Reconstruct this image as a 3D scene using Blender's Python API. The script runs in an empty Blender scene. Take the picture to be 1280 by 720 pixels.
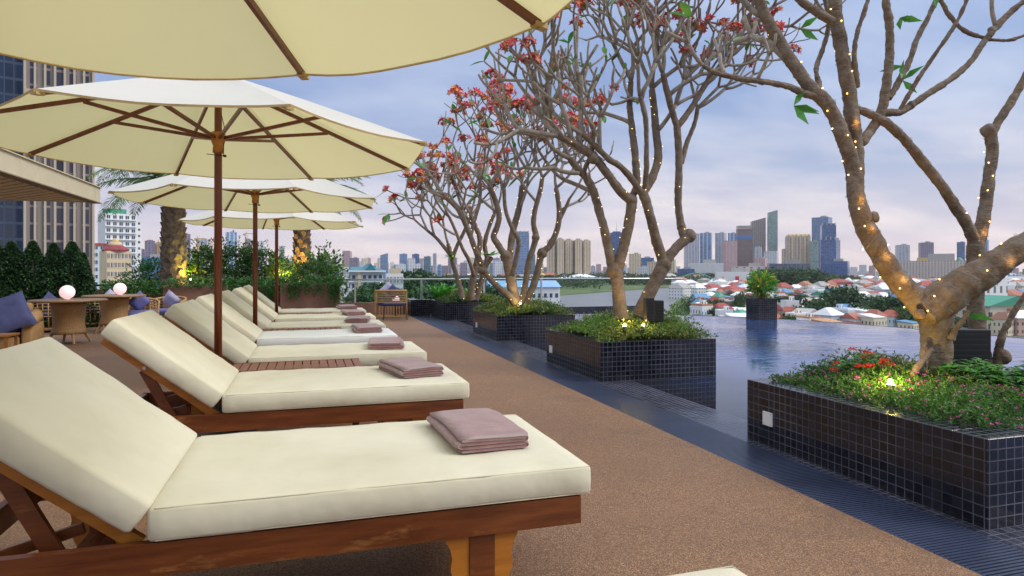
import bpy, math, random
from mathutils import Vector, Matrix, noise
from math import sin, cos, pi, radians as R, sqrt, atan2, atan, tan

RND = random.Random(7)
sc = bpy.context.scene
COL = sc.collection
# ------------------------------------------------------------------ camera model (used to measure where things stand)
F, H, HV = 815.0, 1.16, 337.0
PSI = atan((640-385)/F)
SN, CS = sin(PSI), cos(PSI)
def W(u, v, D):
    l = (u-640)/F*D
    return Vector((D*SN+l*CS, D*CS-l*SN, H-(v-HV)*D/F))
def G(u, v, z=0.0):
    return W(u, v, F*(H-z)/(v-HV))
def UY(u, Y, z=0.0):
    k = (u-640)/F
    D = Y/(CS-k*SN)
    return Vector((D*(SN+k*CS), Y, z))
GZ = -28.0   # city ground

# ------------------------------------------------------------------ mesh helpers
class MB:
    def __init__(s): s.v = []; s.f = []; s.m = []
    def add(s, vs, fs, mi=0):
        o = len(s.v); s.v.extend([tuple(p) for p in vs]); s.f.extend([tuple(i+o for i in f) for f in fs]); s.m.extend([mi]*len(fs))
        return s
    def box(s, c, d, rz=0, mi=0, M=None):
        hx, hy, hz = d[0]/2, d[1]/2, d[2]/2
        vs = [Vector((x, y, z)) for z in (-hz, hz) for y in (-hy, hy) for x in (-hx, hx)]
        if M is not None: vs = [M @ p for p in vs]
        elif rz:
            m = Matrix.Rotation(rz, 3, 'Z'); vs = [m @ p for p in vs]
        c = Vector(c)
        return s.add([p+c for p in vs], [(0,2,3,1),(4,5,7,6),(0,1,5,4),(2,6,7,3),(0,4,6,2),(1,3,7,5)], mi)
    def b2(s, a, b, mi=0):
        return s.box([(a[i]+b[i])/2 for i in range(3)], [abs(b[i]-a[i]) for i in range(3)], mi=mi)
    def bar(s, a, b, w, h, mi=0, up=Vector((0,0,1))):
        a, b = Vector(a), Vector(b); t = (b-a); L = t.length
        if L < 1e-6: return s
        t.normalize(); x = t.cross(up)
        if x.length < 1e-4: x = Vector((1,0,0))
        x.normalize(); y = x.cross(t)
        M = Matrix((x, t, y)).transposed()
        return s.box((a+b)/2, (w, L, h), M=M, mi=mi)
    def tube(s, pts, rad, n=6, cap=True, mi=0):
        pts = [Vector(p) for p in pts]
        if not isinstance(rad, (list, tuple)): rad = [rad]*len(pts)
        o = len(s.v); N = None
        for i, p in enumerate(pts):
            t = (pts[min(i+1, len(pts)-1)]-pts[max(i-1, 0)])
            if t.length < 1e-7: t = Vector((0,0,1))
            t.normalize()
            if N is None:
                N = t.cross(Vector((0.3,0.9,0.1)));
                if N.length < .05: N = t.cross(Vector((1,0,0)))
            N = (N-t*N.dot(t));
            if N.length < 1e-6: N = t.orthogonal()
            N.normalize(); B = t.cross(N)
            for k in range(n):
                a = 2*pi*k/n
                s.v.append(tuple(p+(N*cos(a)+B*sin(a))*rad[i]))
        for i in range(len(pts)-1):
            for k in range(n):
                a = o+i*n+k; b = o+i*n+(k+1) % n
                s.f.append((a, b, b+n, a+n)); s.m.append(mi)
        if cap:
            s.f.append(tuple(o+k for k in reversed(range(n)))); s.m.append(mi)
            e = o+(len(pts)-1)*n
            s.f.append(tuple(e+k for k in range(n))); s.m.append(mi)
        return s
    def lathe(s, prof, c=(0,0,0), n=16, mi=0, cap=True):
        o = len(s.v)
        for r, z in prof:
            for k in range(n):
                a = 2*pi*k/n; s.v.append((c[0]+r*cos(a), c[1]+r*sin(a), c[2]+z))
        for i in range(len(prof)-1):
            for k in range(n):
                a = o+i*n+k; b = o+i*n+(k+1) % n
                s.f.append((a, b, b+n, a+n)); s.m.append(mi)
        if cap:
            s.f.append(tuple(o+k for k in reversed(range(n)))); s.m.append(mi)
            e = o+(len(prof)-1)*n
            s.f.append(tuple(e+k for k in range(n))); s.m.append(mi)
        return s
    def prism(s, poly, z0, z1, mi=0, M=None):
        n = len(poly)
        vs = [Vector((p[0], p[1], z0)) for p in poly]+[Vector((p[0], p[1], z1)) for p in poly]
        if M is not None: vs = [M @ p for p in vs]
        return s.add(vs, [tuple(reversed(range(n))), tuple(range(n, 2*n))]+[(i, (i+1) % n, n+(i+1) % n, n+i) for i in range(n)], mi)
    def build(s, name, mats, parent=None, smooth=False, loc=None, rz=0):
        me = bpy.data.meshes.new(name)
        me.from_pydata(s.v, [], s.f)
        if not isinstance(mats, (list, tuple)): mats = [mats]
        for m in mats: me.materials.append(m)
        if len(mats) > 1: me.polygons.foreach_set('material_index', s.m)
        if smooth: me.polygons.foreach_set('use_smooth', [True]*len(s.f))
        me.update()
        o = bpy.data.objects.new(name, me); COL.objects.link(o)
        if parent is not None: o.parent = parent
        if loc is not None: o.location = loc
        if rz: o.rotation_euler.z = rz
        return o

def rbox(d, r, cuts=(8,6,3), puff=0.0, ns=0.0, seed=0, sag=None):
    """soft rounded box centred on the origin; one closed surface"""
    mb = MB(); hx, hy, hz = d[0]/2, d[1]/2, d[2]/2
    idx = {}
    nx, ny, nz = cuts
    def P(i, j, k):
        key = (i, j, k)
        if key in idx: return idx[key]
        def co(t, n, h):     # denser near the edges
            if n < 3: return -h+2*h*t/n
            if t == 0: return -h
            if t == n: return h
            e = min(r*1.05, h*.9)
            return -h+e*.55+(2*h-e*1.1)*(t-1)/(n-2)
        p = Vector((co(i, nx, hx), co(j, ny, hy), co(k, nz, hz)))
        q = Vector((max(-hx+r, min(hx-r, p.x)), max(-hy+r, min(hy-r, p.y)), max(-hz+r, min(hz-r, p.z))))
        dd = p-q
        if dd.length > 1e-9: p = q+dd.normalized()*r
        fx, fy, fz = 1-(p.x/hx)**2, 1-(p.y/hy)**2, 1-(p.z/hz)**2
        p.z += puff*(p.z/hz)*max(0, fx)**.5*max(0, fy)**.5
        p.y += puff*.5*(p.y/hy)*max(0, fx)**.5*max(0, fz)**.5
        if ns:
            nn = noise.noise(p*7+Vector((seed*3.1, 0, seed)))
            n2 = noise.noise(p*22+Vector((seed, 5, 0)))
            p += Vector((0, (p.y/hy)*.6, (p.z/hz)))*(ns*nn+ns*.35*n2)
        idx[key] = len(mb.v); mb.v.append(tuple(p)); return idx[key]
    def quad(a, b, c, d_): mb.f.append((a, b, c, d_)); mb.m.append(0)
    for i in range(nx):
        for j in range(ny):
            quad(P(i,j,0), P(i,j+1,0), P(i+1,j+1,0), P(i+1,j,0)); quad(P(i,j,nz), P(i+1,j,nz), P(i+1,j+1,nz), P(i,j+1,nz))
    for i in range(nx):
        for k in range(nz):
            quad(P(i,0,k), P(i+1,0,k), P(i+1,0,k+1), P(i,0,k+1)); quad(P(i,ny,k), P(i,ny,k+1), P(i+1,ny,k+1), P(i+1,ny,k))
    for j in range(ny):
        for k in range(nz):
            quad(P(0,j,k), P(0,j,k+1), P(0,j+1,k+1), P(0,j+1,k)); quad(P(nx,j,k), P(nx,j+1,k), P(nx,j+1,k+1), P(nx,j,k+1))
    return mb
def xf(mb, M):
    mb.v = [tuple(M @ Vector(p)) for p in mb.v]; return mb

def empty(name, loc, label, cat, group=None, rz=0):
    o = bpy.data.objects.new(name, None); COL.objects.link(o); o.location = loc; o.rotation_euler = (0,0,rz)
    o.empty_display_size = .1
    tag(o, label, cat, group); return o
def tag(o, label, cat, group=None, kind=None):
    if label: o['label'] = label
    if cat: o['category'] = cat
    if group: o['group'] = group
    if kind: o['kind'] = kind
    return o
def struct(o): o['kind'] = 'structure'; return o
def kids(o): return [c for c in o.children]
def dup(root, loc, label, rz=0, group=None, scale=None):
    def cp(o, par):
        c = o.copy(); COL.objects.link(c)
        if par is not None: c.parent = par
        for ch in list(o.children): cp(ch, c)
        return c
    r = cp(root, None); r.location = loc; r.rotation_euler = (0,0,rz); r['label'] = label
    if group: r['group'] = group
    if scale: r.scale = scale
    return r

# ------------------------------------------------------------------ materials
def new_mat(name):
    m = bpy.data.materials.new(name); m.use_nodes = True
    nt = m.node_tree; b = nt.nodes['Principled BSDF']; return m, nt, b
def nd(nt, typ, **kw):
    n = nt.nodes.new(typ)
    for k, v in kw.items():
        if k.startswith('i_'):
            key = k[2:]; key = int(key) if key.isdigit() else key.replace('_', ' ')
            n.inputs[key].default_value = v
        else: setattr(n, k, v)
    return n
def mth(nt, op, a, b=None, c=None):
    n = nt.nodes.new('ShaderNodeMath'); n.operation = op
    for i, x in enumerate((a, b, c)):
        if x is None: continue
        if isinstance(x, (int, float)): n.inputs[i].default_value = x
        else: nt.links.new(x, n.inputs[i])
    return n.outputs[0]
def mixc(nt, fac, a, b):
    n = nt.nodes.new('ShaderNodeMix'); n.data_type = 'RGBA'
    for i, x in ((0, fac), (6, a), (7, b)):
        if isinstance(x, (int, float)): n.inputs[i].default_value = x
        elif isinstance(x, (tuple, list)): n.inputs[i].default_value = (*x[:3], 1)
        else: nt.links.new(x, n.inputs[i])
    return n.outputs[2]
def objco(nt, scale=(1,1,1), rnd=False):
    t = nt.nodes.new('ShaderNodeTexCoord'); mp = nt.nodes.new('ShaderNodeMapping'); mp.inputs['Scale'].default_value = scale
    nt.links.new(t.outputs['Object'], mp.inputs[0])
    if rnd:
        oi = nt.nodes.new('ShaderNodeObjectInfo'); cx = nt.nodes.new('ShaderNodeCombineXYZ')
        nt.links.new(mth(nt, 'MULTIPLY', oi.outputs['Random'], 37.0), cx.inputs[0]); nt.links.new(cx.outputs[0], mp.inputs['Location'])
    return mp.outputs[0]
def noi(nt, vec, scale, detail=4, rough=.55):
    n = nt.nodes.new('ShaderNodeTexNoise'); n.inputs['Scale'].default_value = scale; n.inputs['Detail'].default_value = detail; n.inputs['Roughness'].default_value = rough
    if vec is not None: nt.links.new(vec, n.inputs['Vector'])
    return n.outputs['Fac']
def ramp(nt, fac, stops):
    n = nt.nodes.new('ShaderNodeValToRGB'); cr = n.color_ramp
    while len(cr.elements) < len(stops): cr.elements.new(.5)
    for e, (p, c) in zip(cr.elements, stops):
        e.position = p; e.color = (*c, 1) if len(c) == 3 else c
    nt.links.new(fac, n.inputs[0]); return n.outputs[0]
def bump(nt, b, h, st=.3, dist=.01):
    n = nt.nodes.new('ShaderNodeBump'); n.inputs['Strength'].default_value = st; n.inputs['Distance'].default_value = dist
    nt.links.new(h, n.inputs['Height']); nt.links.new(n.outputs[0], b.inputs['Normal']); return n
def plain(name, c, rough=.6, metal=0, var=.15, vs=8, bmp=0, spec=.5, rnd=0, stretch=(1,1,1)):
    m, nt, b = new_mat(name)
    v = objco(nt, stretch, rnd=True); f = noi(nt, v, vs)
    lo = tuple(x*(1-var) for x in c); hi = tuple(min(1, x*(1+var)) for x in c)
    out = ramp(nt, f, [(.3, lo), (.7, hi)])
    if rnd:
        oi = nt.nodes.new('ShaderNodeObjectInfo')
        h = nt.nodes.new('ShaderNodeHueSaturation'); nt.links.new(out, h.inputs['Color'])
        nt.links.new(mth(nt, 'MULTIPLY_ADD', oi.outputs['Random'], rnd*2, 1-rnd), h.inputs['Value'])
        nt.links.new(mth(nt, 'MULTIPLY_ADD', oi.outputs['Random'], .04, .48), h.inputs['Hue'])
        out = h.outputs[0]
    nt.links.new(out, b.inputs['Base Color'])
    b.inputs['Roughness'].default_value = rough; b.inputs['Metallic'].default_value = metal; b.inputs['Specular IOR Level'].default_value = spec
    if bmp: bump(nt, b, noi(nt, v, vs*6, 5), bmp, .01)
    return m
def emis(name, c, s):
    m, nt, b = new_mat(name); b.inputs['Base Color'].default_value = (*c, 1); b.inputs['Emission Color'].default_value = (*c, 1); b.inputs['Emission Strength'].default_value = s
    return m
def wood(name, c1, c2, rough=.4, stretch=(3,30,30), bmp=.15, worn=None):
    m, nt, b = new_mat(name); v = objco(nt, stretch, rnd=True)
    f = noi(nt, v, 1.0, 6, .65)
    out = ramp(nt, f, [(.3, c1), (.52, tuple((a+b_)/2 for a, b_ in zip(c1, c2))), (.7, c2)])
    if worn:
        v2 = objco(nt, (1.2, 5, 5), rnd=True)
        w = ramp(nt, noi(nt, v2, 2.2, 6, .7), [(.62, (0,0,0)), (.74, (1,1,1))])
        w = mth(nt, 'MULTIPLY', w, noi(nt, objco(nt, (8,60,60), rnd=True), 1.0, 4, .7))
        out = mixc(nt, mth(nt, 'MULTIPLY', w, 1.0), out, worn)
    nt.links.new(out, b.inputs['Base Color']); b.inputs['Roughness'].default_value = rough
    bump(nt, b, f, bmp, .004); return m
def leafmat(name, c, tr=.35, rough=.45):
    m, nt, b = new_mat(name); v = objco(nt, rnd=True); f = noi(nt, v, 9, 2)
    out = ramp(nt, f, [(.25, tuple(x*.6 for x in c)), (.75, tuple(min(1, x*1.35) for x in c))])
    nt.links.new(out, b.inputs['Base Color']); b.inputs['Roughness'].default_value = rough
    t = nt.nodes.new('ShaderNodeBsdfTranslucent'); nt.links.new(out, t.inputs[0])
    mx = nt.nodes.new('ShaderNodeMixShader'); mx.inputs[0].default_value = tr
    nt.links.new(b.outputs[0], mx.inputs[1]); nt.links.new(t.outputs[0], mx.inputs[2])
    nt.links.new(mx.outputs[0], nt.nodes['Material Output'].inputs[0]); return m

def box_axes(nt):
    """object position and per-axis masks telling which axis the face looks along"""
    t = nt.nodes.new('ShaderNodeTexCoord'); s = nt.nodes.new('ShaderNodeSeparateXYZ'); nt.links.new(t.outputs['Object'], s.inputs[0])
    s2 = nt.nodes.new('ShaderNodeSeparateXYZ'); nt.links.new(t.outputs['Normal'], s2.inputs[0])
    ab = [mth(nt, 'GREATER_THAN', mth(nt, 'ABSOLUTE', s2.outputs[i]), .7) for i in range(3)]
    return t, s.outputs, ab
def tile_mat(name, size=.051, grout=.05, base=(.006,.007,.012), gcol=(.085,.085,.105), rough=.10):
    m, nt, b = new_mat(name)
    t, p, ab = box_axes(nt)
    masks = []
    for i in range(3):
        fr = mth(nt, 'FRACT', mth(nt, 'DIVIDE', mth(nt, 'ADD', p[i], 50*size+.0005), size))
        g = mth(nt, 'GREATER_THAN', mth(nt, 'ABSOLUTE', mth(nt, 'SUBTRACT', fr, .5)), .5-grout)
        masks.append(mth(nt, 'MULTIPLY', g, mth(nt, 'SUBTRACT', 1.0, ab[i])))
    g = mth(nt, 'MAXIMUM', mth(nt, 'MAXIMUM', masks[0], masks[1]), masks[2])
    # per tile value
    sn = nt.nodes.new('ShaderNodeVectorMath'); sn.operation = 'SNAP'; nt.links.new(t.outputs['Object'], sn.inputs[0]); sn.inputs[1].default_value = (size,)*3
    wn = nt.nodes.new('ShaderNodeTexWhiteNoise'); nt.links.new(sn.outputs[0], wn.inputs['Vector'])
    base2 = mixc(nt, wn.outputs['Value'], base, tuple(x*2.2+.002 for x in base))
    dirt = noi(nt, t.outputs['Object'], 3.0, 5)
    gc = mixc(nt, ramp(nt, dirt, [(.35, (0,0,0)), (.65, (1,1,1))]), tuple(x*.35 for x in gcol), tuple(x*1.5 for x in gcol))
    lime = ramp(nt, noi(nt, objco(nt, (1,1,.35)), 7, 6, .7), [(.56, (0,0,0)), (.72, (1,1,1))]); base2 = mixc(nt, mth(nt, 'MULTIPLY', lime, .035), base2, (.30,.31,.33))
    nt.links.new(mixc(nt, g, base2, gc), b.inputs['Base Color'])
    nt.links.new(mth(nt, 'ADD', mth(nt, 'MULTIPLY', g, .5), mth(nt, 'MULTIPLY_ADD', wn.outputs['Value'], .10, rough)), b.inputs['Roughness'])
    h = mth(nt, 'SUBTRACT', mth(nt, 'MULTIPLY', wn.outputs['Value'], .25), g)
    h = mth(nt, 'ADD', h, mth(nt, 'MULTIPLY', noi(nt, t.outputs['Object'], 25, 2), .5))
    bump(nt, b, h, .25, .003)
    return m
def facade(name, wall, glass, fw=3.5, fh=3.4, ww=.55, wh=.5, rough=.25, wallr=.7, stripes=0, off=.5):
    """wall with regular openings; window glass shiny. Used only on far towers"""
    m, nt, b = new_mat(name)
    t, p, ab = box_axes(nt)
    h = mth(nt, 'ADD', mth(nt, 'MULTIPLY', p[0], ab[1]), mth(nt, 'MULTIPLY', p[1], ab[0]))
    fx = mth(nt, 'FRACT', mth(nt, 'ADD', mth(nt, 'DIVIDE', h, fw), 100+off)); fz = mth(nt, 'FRACT', mth(nt, 'DIVIDE', p[2], fh))
    mx = mth(nt, 'LESS_THAN', mth(nt, 'ABSOLUTE', mth(nt, 'SUBTRACT', fx, .5)), ww/2)
    mz = mth(nt, 'LESS_THAN', mth(nt, 'ABSOLUTE', mth(nt, 'SUBTRACT', fz, .5)), wh/2)
    w = mth(nt, 'MULTIPLY', mth(nt, 'MULTIPLY', mx, mz), mth(nt, 'SUBTRACT', 1.0, ab[2]))
    cell = nt.nodes.new('ShaderNodeCombineXYZ')
    nt.links.new(mth(nt, 'FLOOR', mth(nt, 'ADD', mth(nt, 'DIVIDE', h, fw), 100+off)), cell.inputs[0]); nt.links.new(mth(nt, 'FLOOR', mth(nt, 'DIVIDE', p[2], fh)), cell.inputs[1])
    wn = nt.nodes.new('ShaderNodeTexWhiteNoise'); nt.links.new(cell.outputs[0], wn.inputs['Vector'])
    gl = mixc(nt, wn.outputs['Value'], tuple(x*.65 for x in glass), tuple(min(1, x*1.3) for x in glass))
    if stripes:
        st = mth(nt, 'FRACT', mth(nt, 'DIVIDE', h, stripes)); st = mth(nt, 'LESS_THAN', st, .28)
        wl = mixc(nt, mth(nt, 'MULTIPLY', st, .8), wall, tuple(x*.45 for x in wall))
    else: wl = mixc(nt, noi(nt, t.outputs['Object'], .12, 4), tuple(x*.88 for x in wall), tuple(min(1, x*1.1) for x in wall))
    nt.links.new(mixc(nt, w, wl, gl), b.inputs['Base Color'])
    nt.links.new(mth(nt, 'SUBTRACT', wallr, mth(nt, 'MULTIPLY', w, wallr-rough)), b.inputs['Roughness'])
    return m

M = {}
M['teak'] = wood('teak_dark', (.085,.022,.008), (.22,.066,.018), .32, worn=(.50,.24,.08))
M['pole'] = wood('pole_wood', (.10,.020,.008), (.20,.050,.016), .3, (30,30,2.5), .06)
M['honey'] = wood('teak_honey', (.34,.115,.012), (.54,.21,.03), .4)
M['slatw'] = wood('table_teak', (.17,.055,.030), (.32,.13,.075), .5)
M['steel'] = plain('steel', (.55,.55,.55), .3, .9, .05)
M['darksteel'] = plain('dark_steel', (.03,.03,.032), .45, .3)
M['black'] = plain('black_box', (.012,.012,.014), .45)
M['white'] = plain('white_paint', (.78,.78,.78), .5, var=.05)
# cushion fabric
m, nt, b = new_mat('cushion_fabric'); v = objco(nt, rnd=True)
f = noi(nt, v, 2.2, 5); oi = nt.nodes.new('ShaderNodeObjectInfo')
c0 = ramp(nt, f, [(.32, (.63,.59,.43)), (.5, (.69,.655,.495)), (.68, (.74,.705,.55))])
nt.links.new(c0, b.inputs['Base Color']); b.inputs['Roughness'].default_value = .85; b.inputs['Sheen Weight'].default_value = .15
wv = nt.nodes.new('ShaderNodeTexWave'); wv.inputs['Scale'].default_value = 300; nt.links.new(v, wv.inputs['Vector'])
hh = mth(nt, 'ADD', mth(nt, 'MULTIPLY', noi(nt, v, 4, 3), 4.0), mth(nt, 'MULTIPLY', noi(nt, v, 420, 1), .04))
bump(nt, b, hh, .3, .012); M['cushion'] = m
M['cushion2'] = plain('cushion_fabric_new', (.74,.76,.74), .85, var=.03, vs=3, bmp=.05)
M['piping'] = plain('cushion_piping', (.62,.57,.42), .9, var=.1)
# towel
m, nt, b = new_mat('towel_terry'); v = objco(nt, rnd=True)
f = noi(nt, v, 14, 5)
nt.links.new(ramp(nt, f, [(.3, (.24,.118,.113)), (.7, (.335,.18,.17))]), b.inputs['Base Color']); b.inputs['Roughness'].default_value = .95; b.inputs['Sheen Weight'].default_value = .5
bump(nt, b, mth(nt, 'ADD', noi(nt, v, 420, 2), mth(nt, 'MULTIPLY', noi(nt, v, 18, 3), 2.5)), .5, .004); M['towel'] = m
# canvas
m, nt, b = new_mat('canopy_canvas'); v = objco(nt, rnd=True)
cc = ramp(nt, noi(nt, v, 2.0, 5), [(.3, (.82,.82,.77)), (.7, (.87,.87,.83))])
nt.links.new(cc, b.inputs['Base Color']); b.inputs['Roughness'].default_value = .85
t = nt.nodes.new('ShaderNodeBsdfTranslucent'); t.inputs[0].default_value = (.80,.72,.33,1)
mx = nt.nodes.new('ShaderNodeMixShader'); mx.inputs[0].default_value = .40
nt.links.new(b.outputs[0], mx.inputs[1]); nt.links.new(t.outputs[0], mx.inputs[2]); nt.links.new(mx.outputs[0], nt.nodes['Material Output'].inputs[0])
bump(nt, b, mth(nt, 'ADD', noi(nt, v, 3.5, 4), mth(nt, 'MULTIPLY', noi(nt, v, 350, 1), .03)), .35, .02)
M['canvas'] = m
M['hem'] = plain('canopy_hem', (.50,.36,.16), .9, var=.15)
# deck: exposed aggregate
m, nt, b = new_mat('deck_aggregate'); v = objco(nt)
vo = nt.nodes.new('ShaderNodeTexVoronoi'); vo.inputs['Scale'].default_value = 230; nt.links.new(v, vo.inputs['Vector'])
sp = nt.nodes.new('ShaderNodeSeparateColor'); nt.links.new(vo.outputs['Color'], sp.inputs[0])
st = ramp(nt, sp.outputs[0], [(0, (.095,.048,.024)), (.35, (.19,.098,.047)), (.7, (.27,.142,.068)), (.94, (.43,.26,.145))])
big = noi(nt, v, .9, 6, .6); big2 = noi(nt, v, 4.5, 5, .6)
st = mixc(nt, ramp(nt, big, [(.35, (0,0,0)), (.7, (.5,.5,.5))]), st, (.165,.088,.047))
st = mixc(nt, ramp(nt, big2, [(.52, (0,0,0)), (.75, (.35,.35,.35))]), st, (.27,.15,.082))
sxx = nt.nodes.new('ShaderNodeSeparateXYZ'); nt.links.new(v, sxx.inputs[0])
near_ = nt.nodes.new('ShaderNodeMapRange'); near_.inputs[1].default_value = 1.3; near_.inputs[2].default_value = 2.5; nt.links.new(sxx.outputs[0], near_.inputs[0])
wet = mth(nt, 'MULTIPLY', near_.outputs[0], ramp(nt, noi(nt, v, 2.3, 5, .65), [(.50, (0,0,0)), (.58, (1,1,1))]))
spl = ramp(nt, noi(nt, objco(nt, (1.3,.8,1)), 1.7, 6, .75), [(.58, (0,0,0)), (.66, (1,1,1))])
wet = mth(nt, 'MAXIMUM', mth(nt, 'MULTIPLY', wet, .22), mth(nt, 'MULTIPLY', spl, .08))
st = mixc(nt, wet, st, (.085,.045,.028))
nt.links.new(st, b.inputs['Base Color']); nt.links.new(mth(nt, 'SUBTRACT', .66, mth(nt, 'MULTIPLY', wet, .45)), b.inputs['Roughness'])
bump(nt, b, vo.outputs['Distance'], .5, .003); M['deck'] = m
M['tile'] = tile_mat('black_mosaic_tile')
M['tilefloor'] = tile_mat('floor_mosaic_tile', base=(.018,.020,.034), gcol=(.14,.14,.18), rough=.16, grout=.045)
M['grate'] = plain('grate_plastic', (.040,.052,.095), .35, var=.2, vs=3)
M['drain'] = plain('drain_dark', (.004,.005,.008), .8)
# water
m, nt, b = new_mat('pool_water'); v = objco(nt)
b.inputs['Base Color'].default_value = (.015,.05,.24,1); b.inputs['Roughness'].default_value = .03; b.inputs['IOR'].default_value = 1.4
mp = objco(nt, (1.0, 2.6, 1))
h1 = noi(nt, mp, 3.2, 4, .55); h2 = noi(nt, v, 14, 3, .5); pt = ramp(nt, noi(nt, v, .55, 3), [(.42, (.25,.25,.25)), (.62, (1,1,1))])
s0 = nt.nodes.new('ShaderNodeSeparateXYZ'); nt.links.new(v, s0.inputs[0])
calm = nt.nodes.new('ShaderNodeMapRange'); calm.inputs[1].default_value = 3.8; calm.inputs[2].default_value = 6.5; calm.inputs[3].default_value = .06; nt.links.new(s0.outputs[0], calm.inputs[0])
bump(nt, b, mth(nt, 'MULTIPLY', mth(nt, 'MULTIPLY', mth(nt, 'ADD', h1, mth(nt, 'MULTIPLY', h2, .35)), pt), calm.outputs[0]), .40, .03)
cl = ramp(nt, noi(nt, v, .5, 3), [(.42, (.020,.066,.25)), (.68, (.032,.055,.12))])
sx = nt.nodes.new('ShaderNodeSeparateXYZ'); nt.links.new(v, sx.inputs[0]); g = None
for i_ in (0, 1):   # the tiled beach shows through the shallow water near the deck
    q_ = mth(nt, 'GREATER_THAN', mth(nt, 'FRACT', mth(nt, 'DIVIDE', mth(nt, 'ADD', sx.outputs[i_], 20), .051)), .91); g = q_ if g is None else mth(nt, 'MAXIMUM', g, q_)
tl = mixc(nt, g, (.006,.007,.014), (.05,.055,.08))
mr = nt.nodes.new('ShaderNodeMapRange'); mr.inputs[1].default_value = 3.9; mr.inputs[2].default_value = 6.2; nt.links.new(mth(nt, 'ADD', sx.outputs[0], noi(nt, v, 1.5, 3)), mr.inputs[0])
nt.links.new(mixc(nt, mr.outputs[0], tl, cl), b.inputs['Base Color'])
M['water'] = m
m, nt, b = new_mat('river_water'); v = objco(nt, (1, 1, 1))
nt.links.new(ramp(nt, noi(nt, v, .01, 4), [(.3, (.12,.13,.13)), (.7, (.17,.175,.17))]), b.inputs['Base Color']); b.inputs['Roughness'].default_value = .35
bump(nt, b, noi(nt, v, .25, 5), .4, .4); M['river'] = m
# bark
def bark(name, c1, c2, sc_=1.0, lich=.5):
    m, nt, b = new_mat(name); v = objco(nt)
    f = noi(nt, v, 16*sc_, 6, .7); f2 = noi(nt, v, 60*sc_, 4, .6); f3 = noi(nt, v, 5*sc_, 4, .6)
    out = ramp(nt, f, [(.3, c1), (.7, c2)])
    out = mixc(nt, ramp(nt, f2, [(.55, (0,0,0)), (.72, (lich*.8,)*3)]), out, (.32,.30,.24))
    out = mixc(nt, ramp(nt, f3, [(.55, (0,0,0)), (.7, (.55,.55,.55))]), out, tuple(x*.5 for x in c1))
    out = mixc(nt, ramp(nt, noi(nt, v, 11*sc_, 5, .65), [(.50, (0,0,0)), (.62, (.4,.4,.4))]), out, (.26,.24,.20))
    nt.links.new(out, b.inputs['Base Color']); b.inputs['Roughness'].default_value = .85
    f4 = noi(nt, objco(nt, (1,1,5)), 22*sc_, 4, .6)
    bump(nt, b, mth(nt, 'ADD', mth(nt, 'MULTIPLY', f4, .7), mth(nt, 'MULTIPLY', f2, .35)), .9, .016/sc_); return m
M['bark'] = bark('frangipani_bark', (.115,.074,.045), (.26,.185,.118))
M['bark2'] = bark('frangipani_young_bark', (.25,.20,.15), (.44,.38,.30), 1.5, .3)
M['palmbark'] = bark('palm_bark', (.07,.045,.028), (.22,.15,.09), .8, .2)
M['soil'] = plain('soil', (.04,.028,.02), .95, bmp=.6)
for n, c, tr in (('leaf_a', (.045,.115,.018), .35), ('leaf_b', (.075,.17,.025), .35), ('leaf_c', (.025,.065,.014), .25), ('leaf_o', (.13,.15,.03), .3),
              ('leaf_big', (.055,.19,.03), .35), ('hedge', (.012,.036,.012), .2), ('hedge2', (.022,.06,.017), .2), ('vine', (.03,.14,.035), .35),
              ('ixora', (.05,.20,.02), .35), ('palm', (.06,.13,.035), .3), ('palm2', (.10,.17,.05), .3), ('dryleaf', (.20,.10,.045), .3), ('yel', (.35,.36,.03), .3)):
    M[n] = leafmat(n, tuple(min(.5, x*1.7) for x in c), tr)
for n, c in (('petal_red', (.78,.05,.05)), ('petal_pink', (.88,.14,.18)), ('petal_orange', (.95,.36,.12)), ('petal_yellow', (1.0,.70,.14)), ('flower_pink', (.55,.10,.33)), ('flower_red', (.62,.025,.012))):
    M[n] = leafmat(n, c, .3, .5)
M['bulb'] = emis('bulb_glow', (1.0,.60,.16), 6.0)
M['globe'] = emis('globe_glow', (.95,.66,.68), .62)
M['spotlens'] = emis('spot_lens', (1.0,.80,.35), 30.0)
M['wire'] = plain('clear_wire', (.24,.22,.19), .3, var=.05)
M['rattan'] = plain('rattan', (.42,.24,.09), .55, var=.3, vs=60, bmp=.6)
M['cane'] = plain('cane_poles', (.46,.27,.10), .4, var=.2, vs=20)
M['tabletop'] = wood('table_top_wood', (.20,.11,.04), (.34,.20,.08), .4)
M['bluefab'] = plain('blue_fabric', (.060,.070,.17), .9, var=.2, vs=10, bmp=.2)
M['lavfab'] = plain('lavender_fabric', (.14,.15,.36), .9, var=.2, vs=10, bmp=.2)
M['palefab'] = plain('pale_fabric', (.42,.40,.55), .9, var=.15, vs=10)
M['fascia'] = plain('pergola_paint', (.60,.53,.36), .6, var=.05)
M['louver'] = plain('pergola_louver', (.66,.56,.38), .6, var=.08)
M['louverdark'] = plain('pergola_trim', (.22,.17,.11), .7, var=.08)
M['brownstone'] = plain('brown_render', (.20,.105,.070), .8, var=.25, vs=2.5, bmp=.2)
m, nt, b = new_mat('rail_glass'); b.inputs['Base Color'].default_value = (.75,.88,.84,1); b.inputs['Transmission Weight'].default_value = 1; b.inputs['Roughness'].default_value = 0; b.inputs['IOR'].default_value = 1.05
M['glass'] = m
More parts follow.
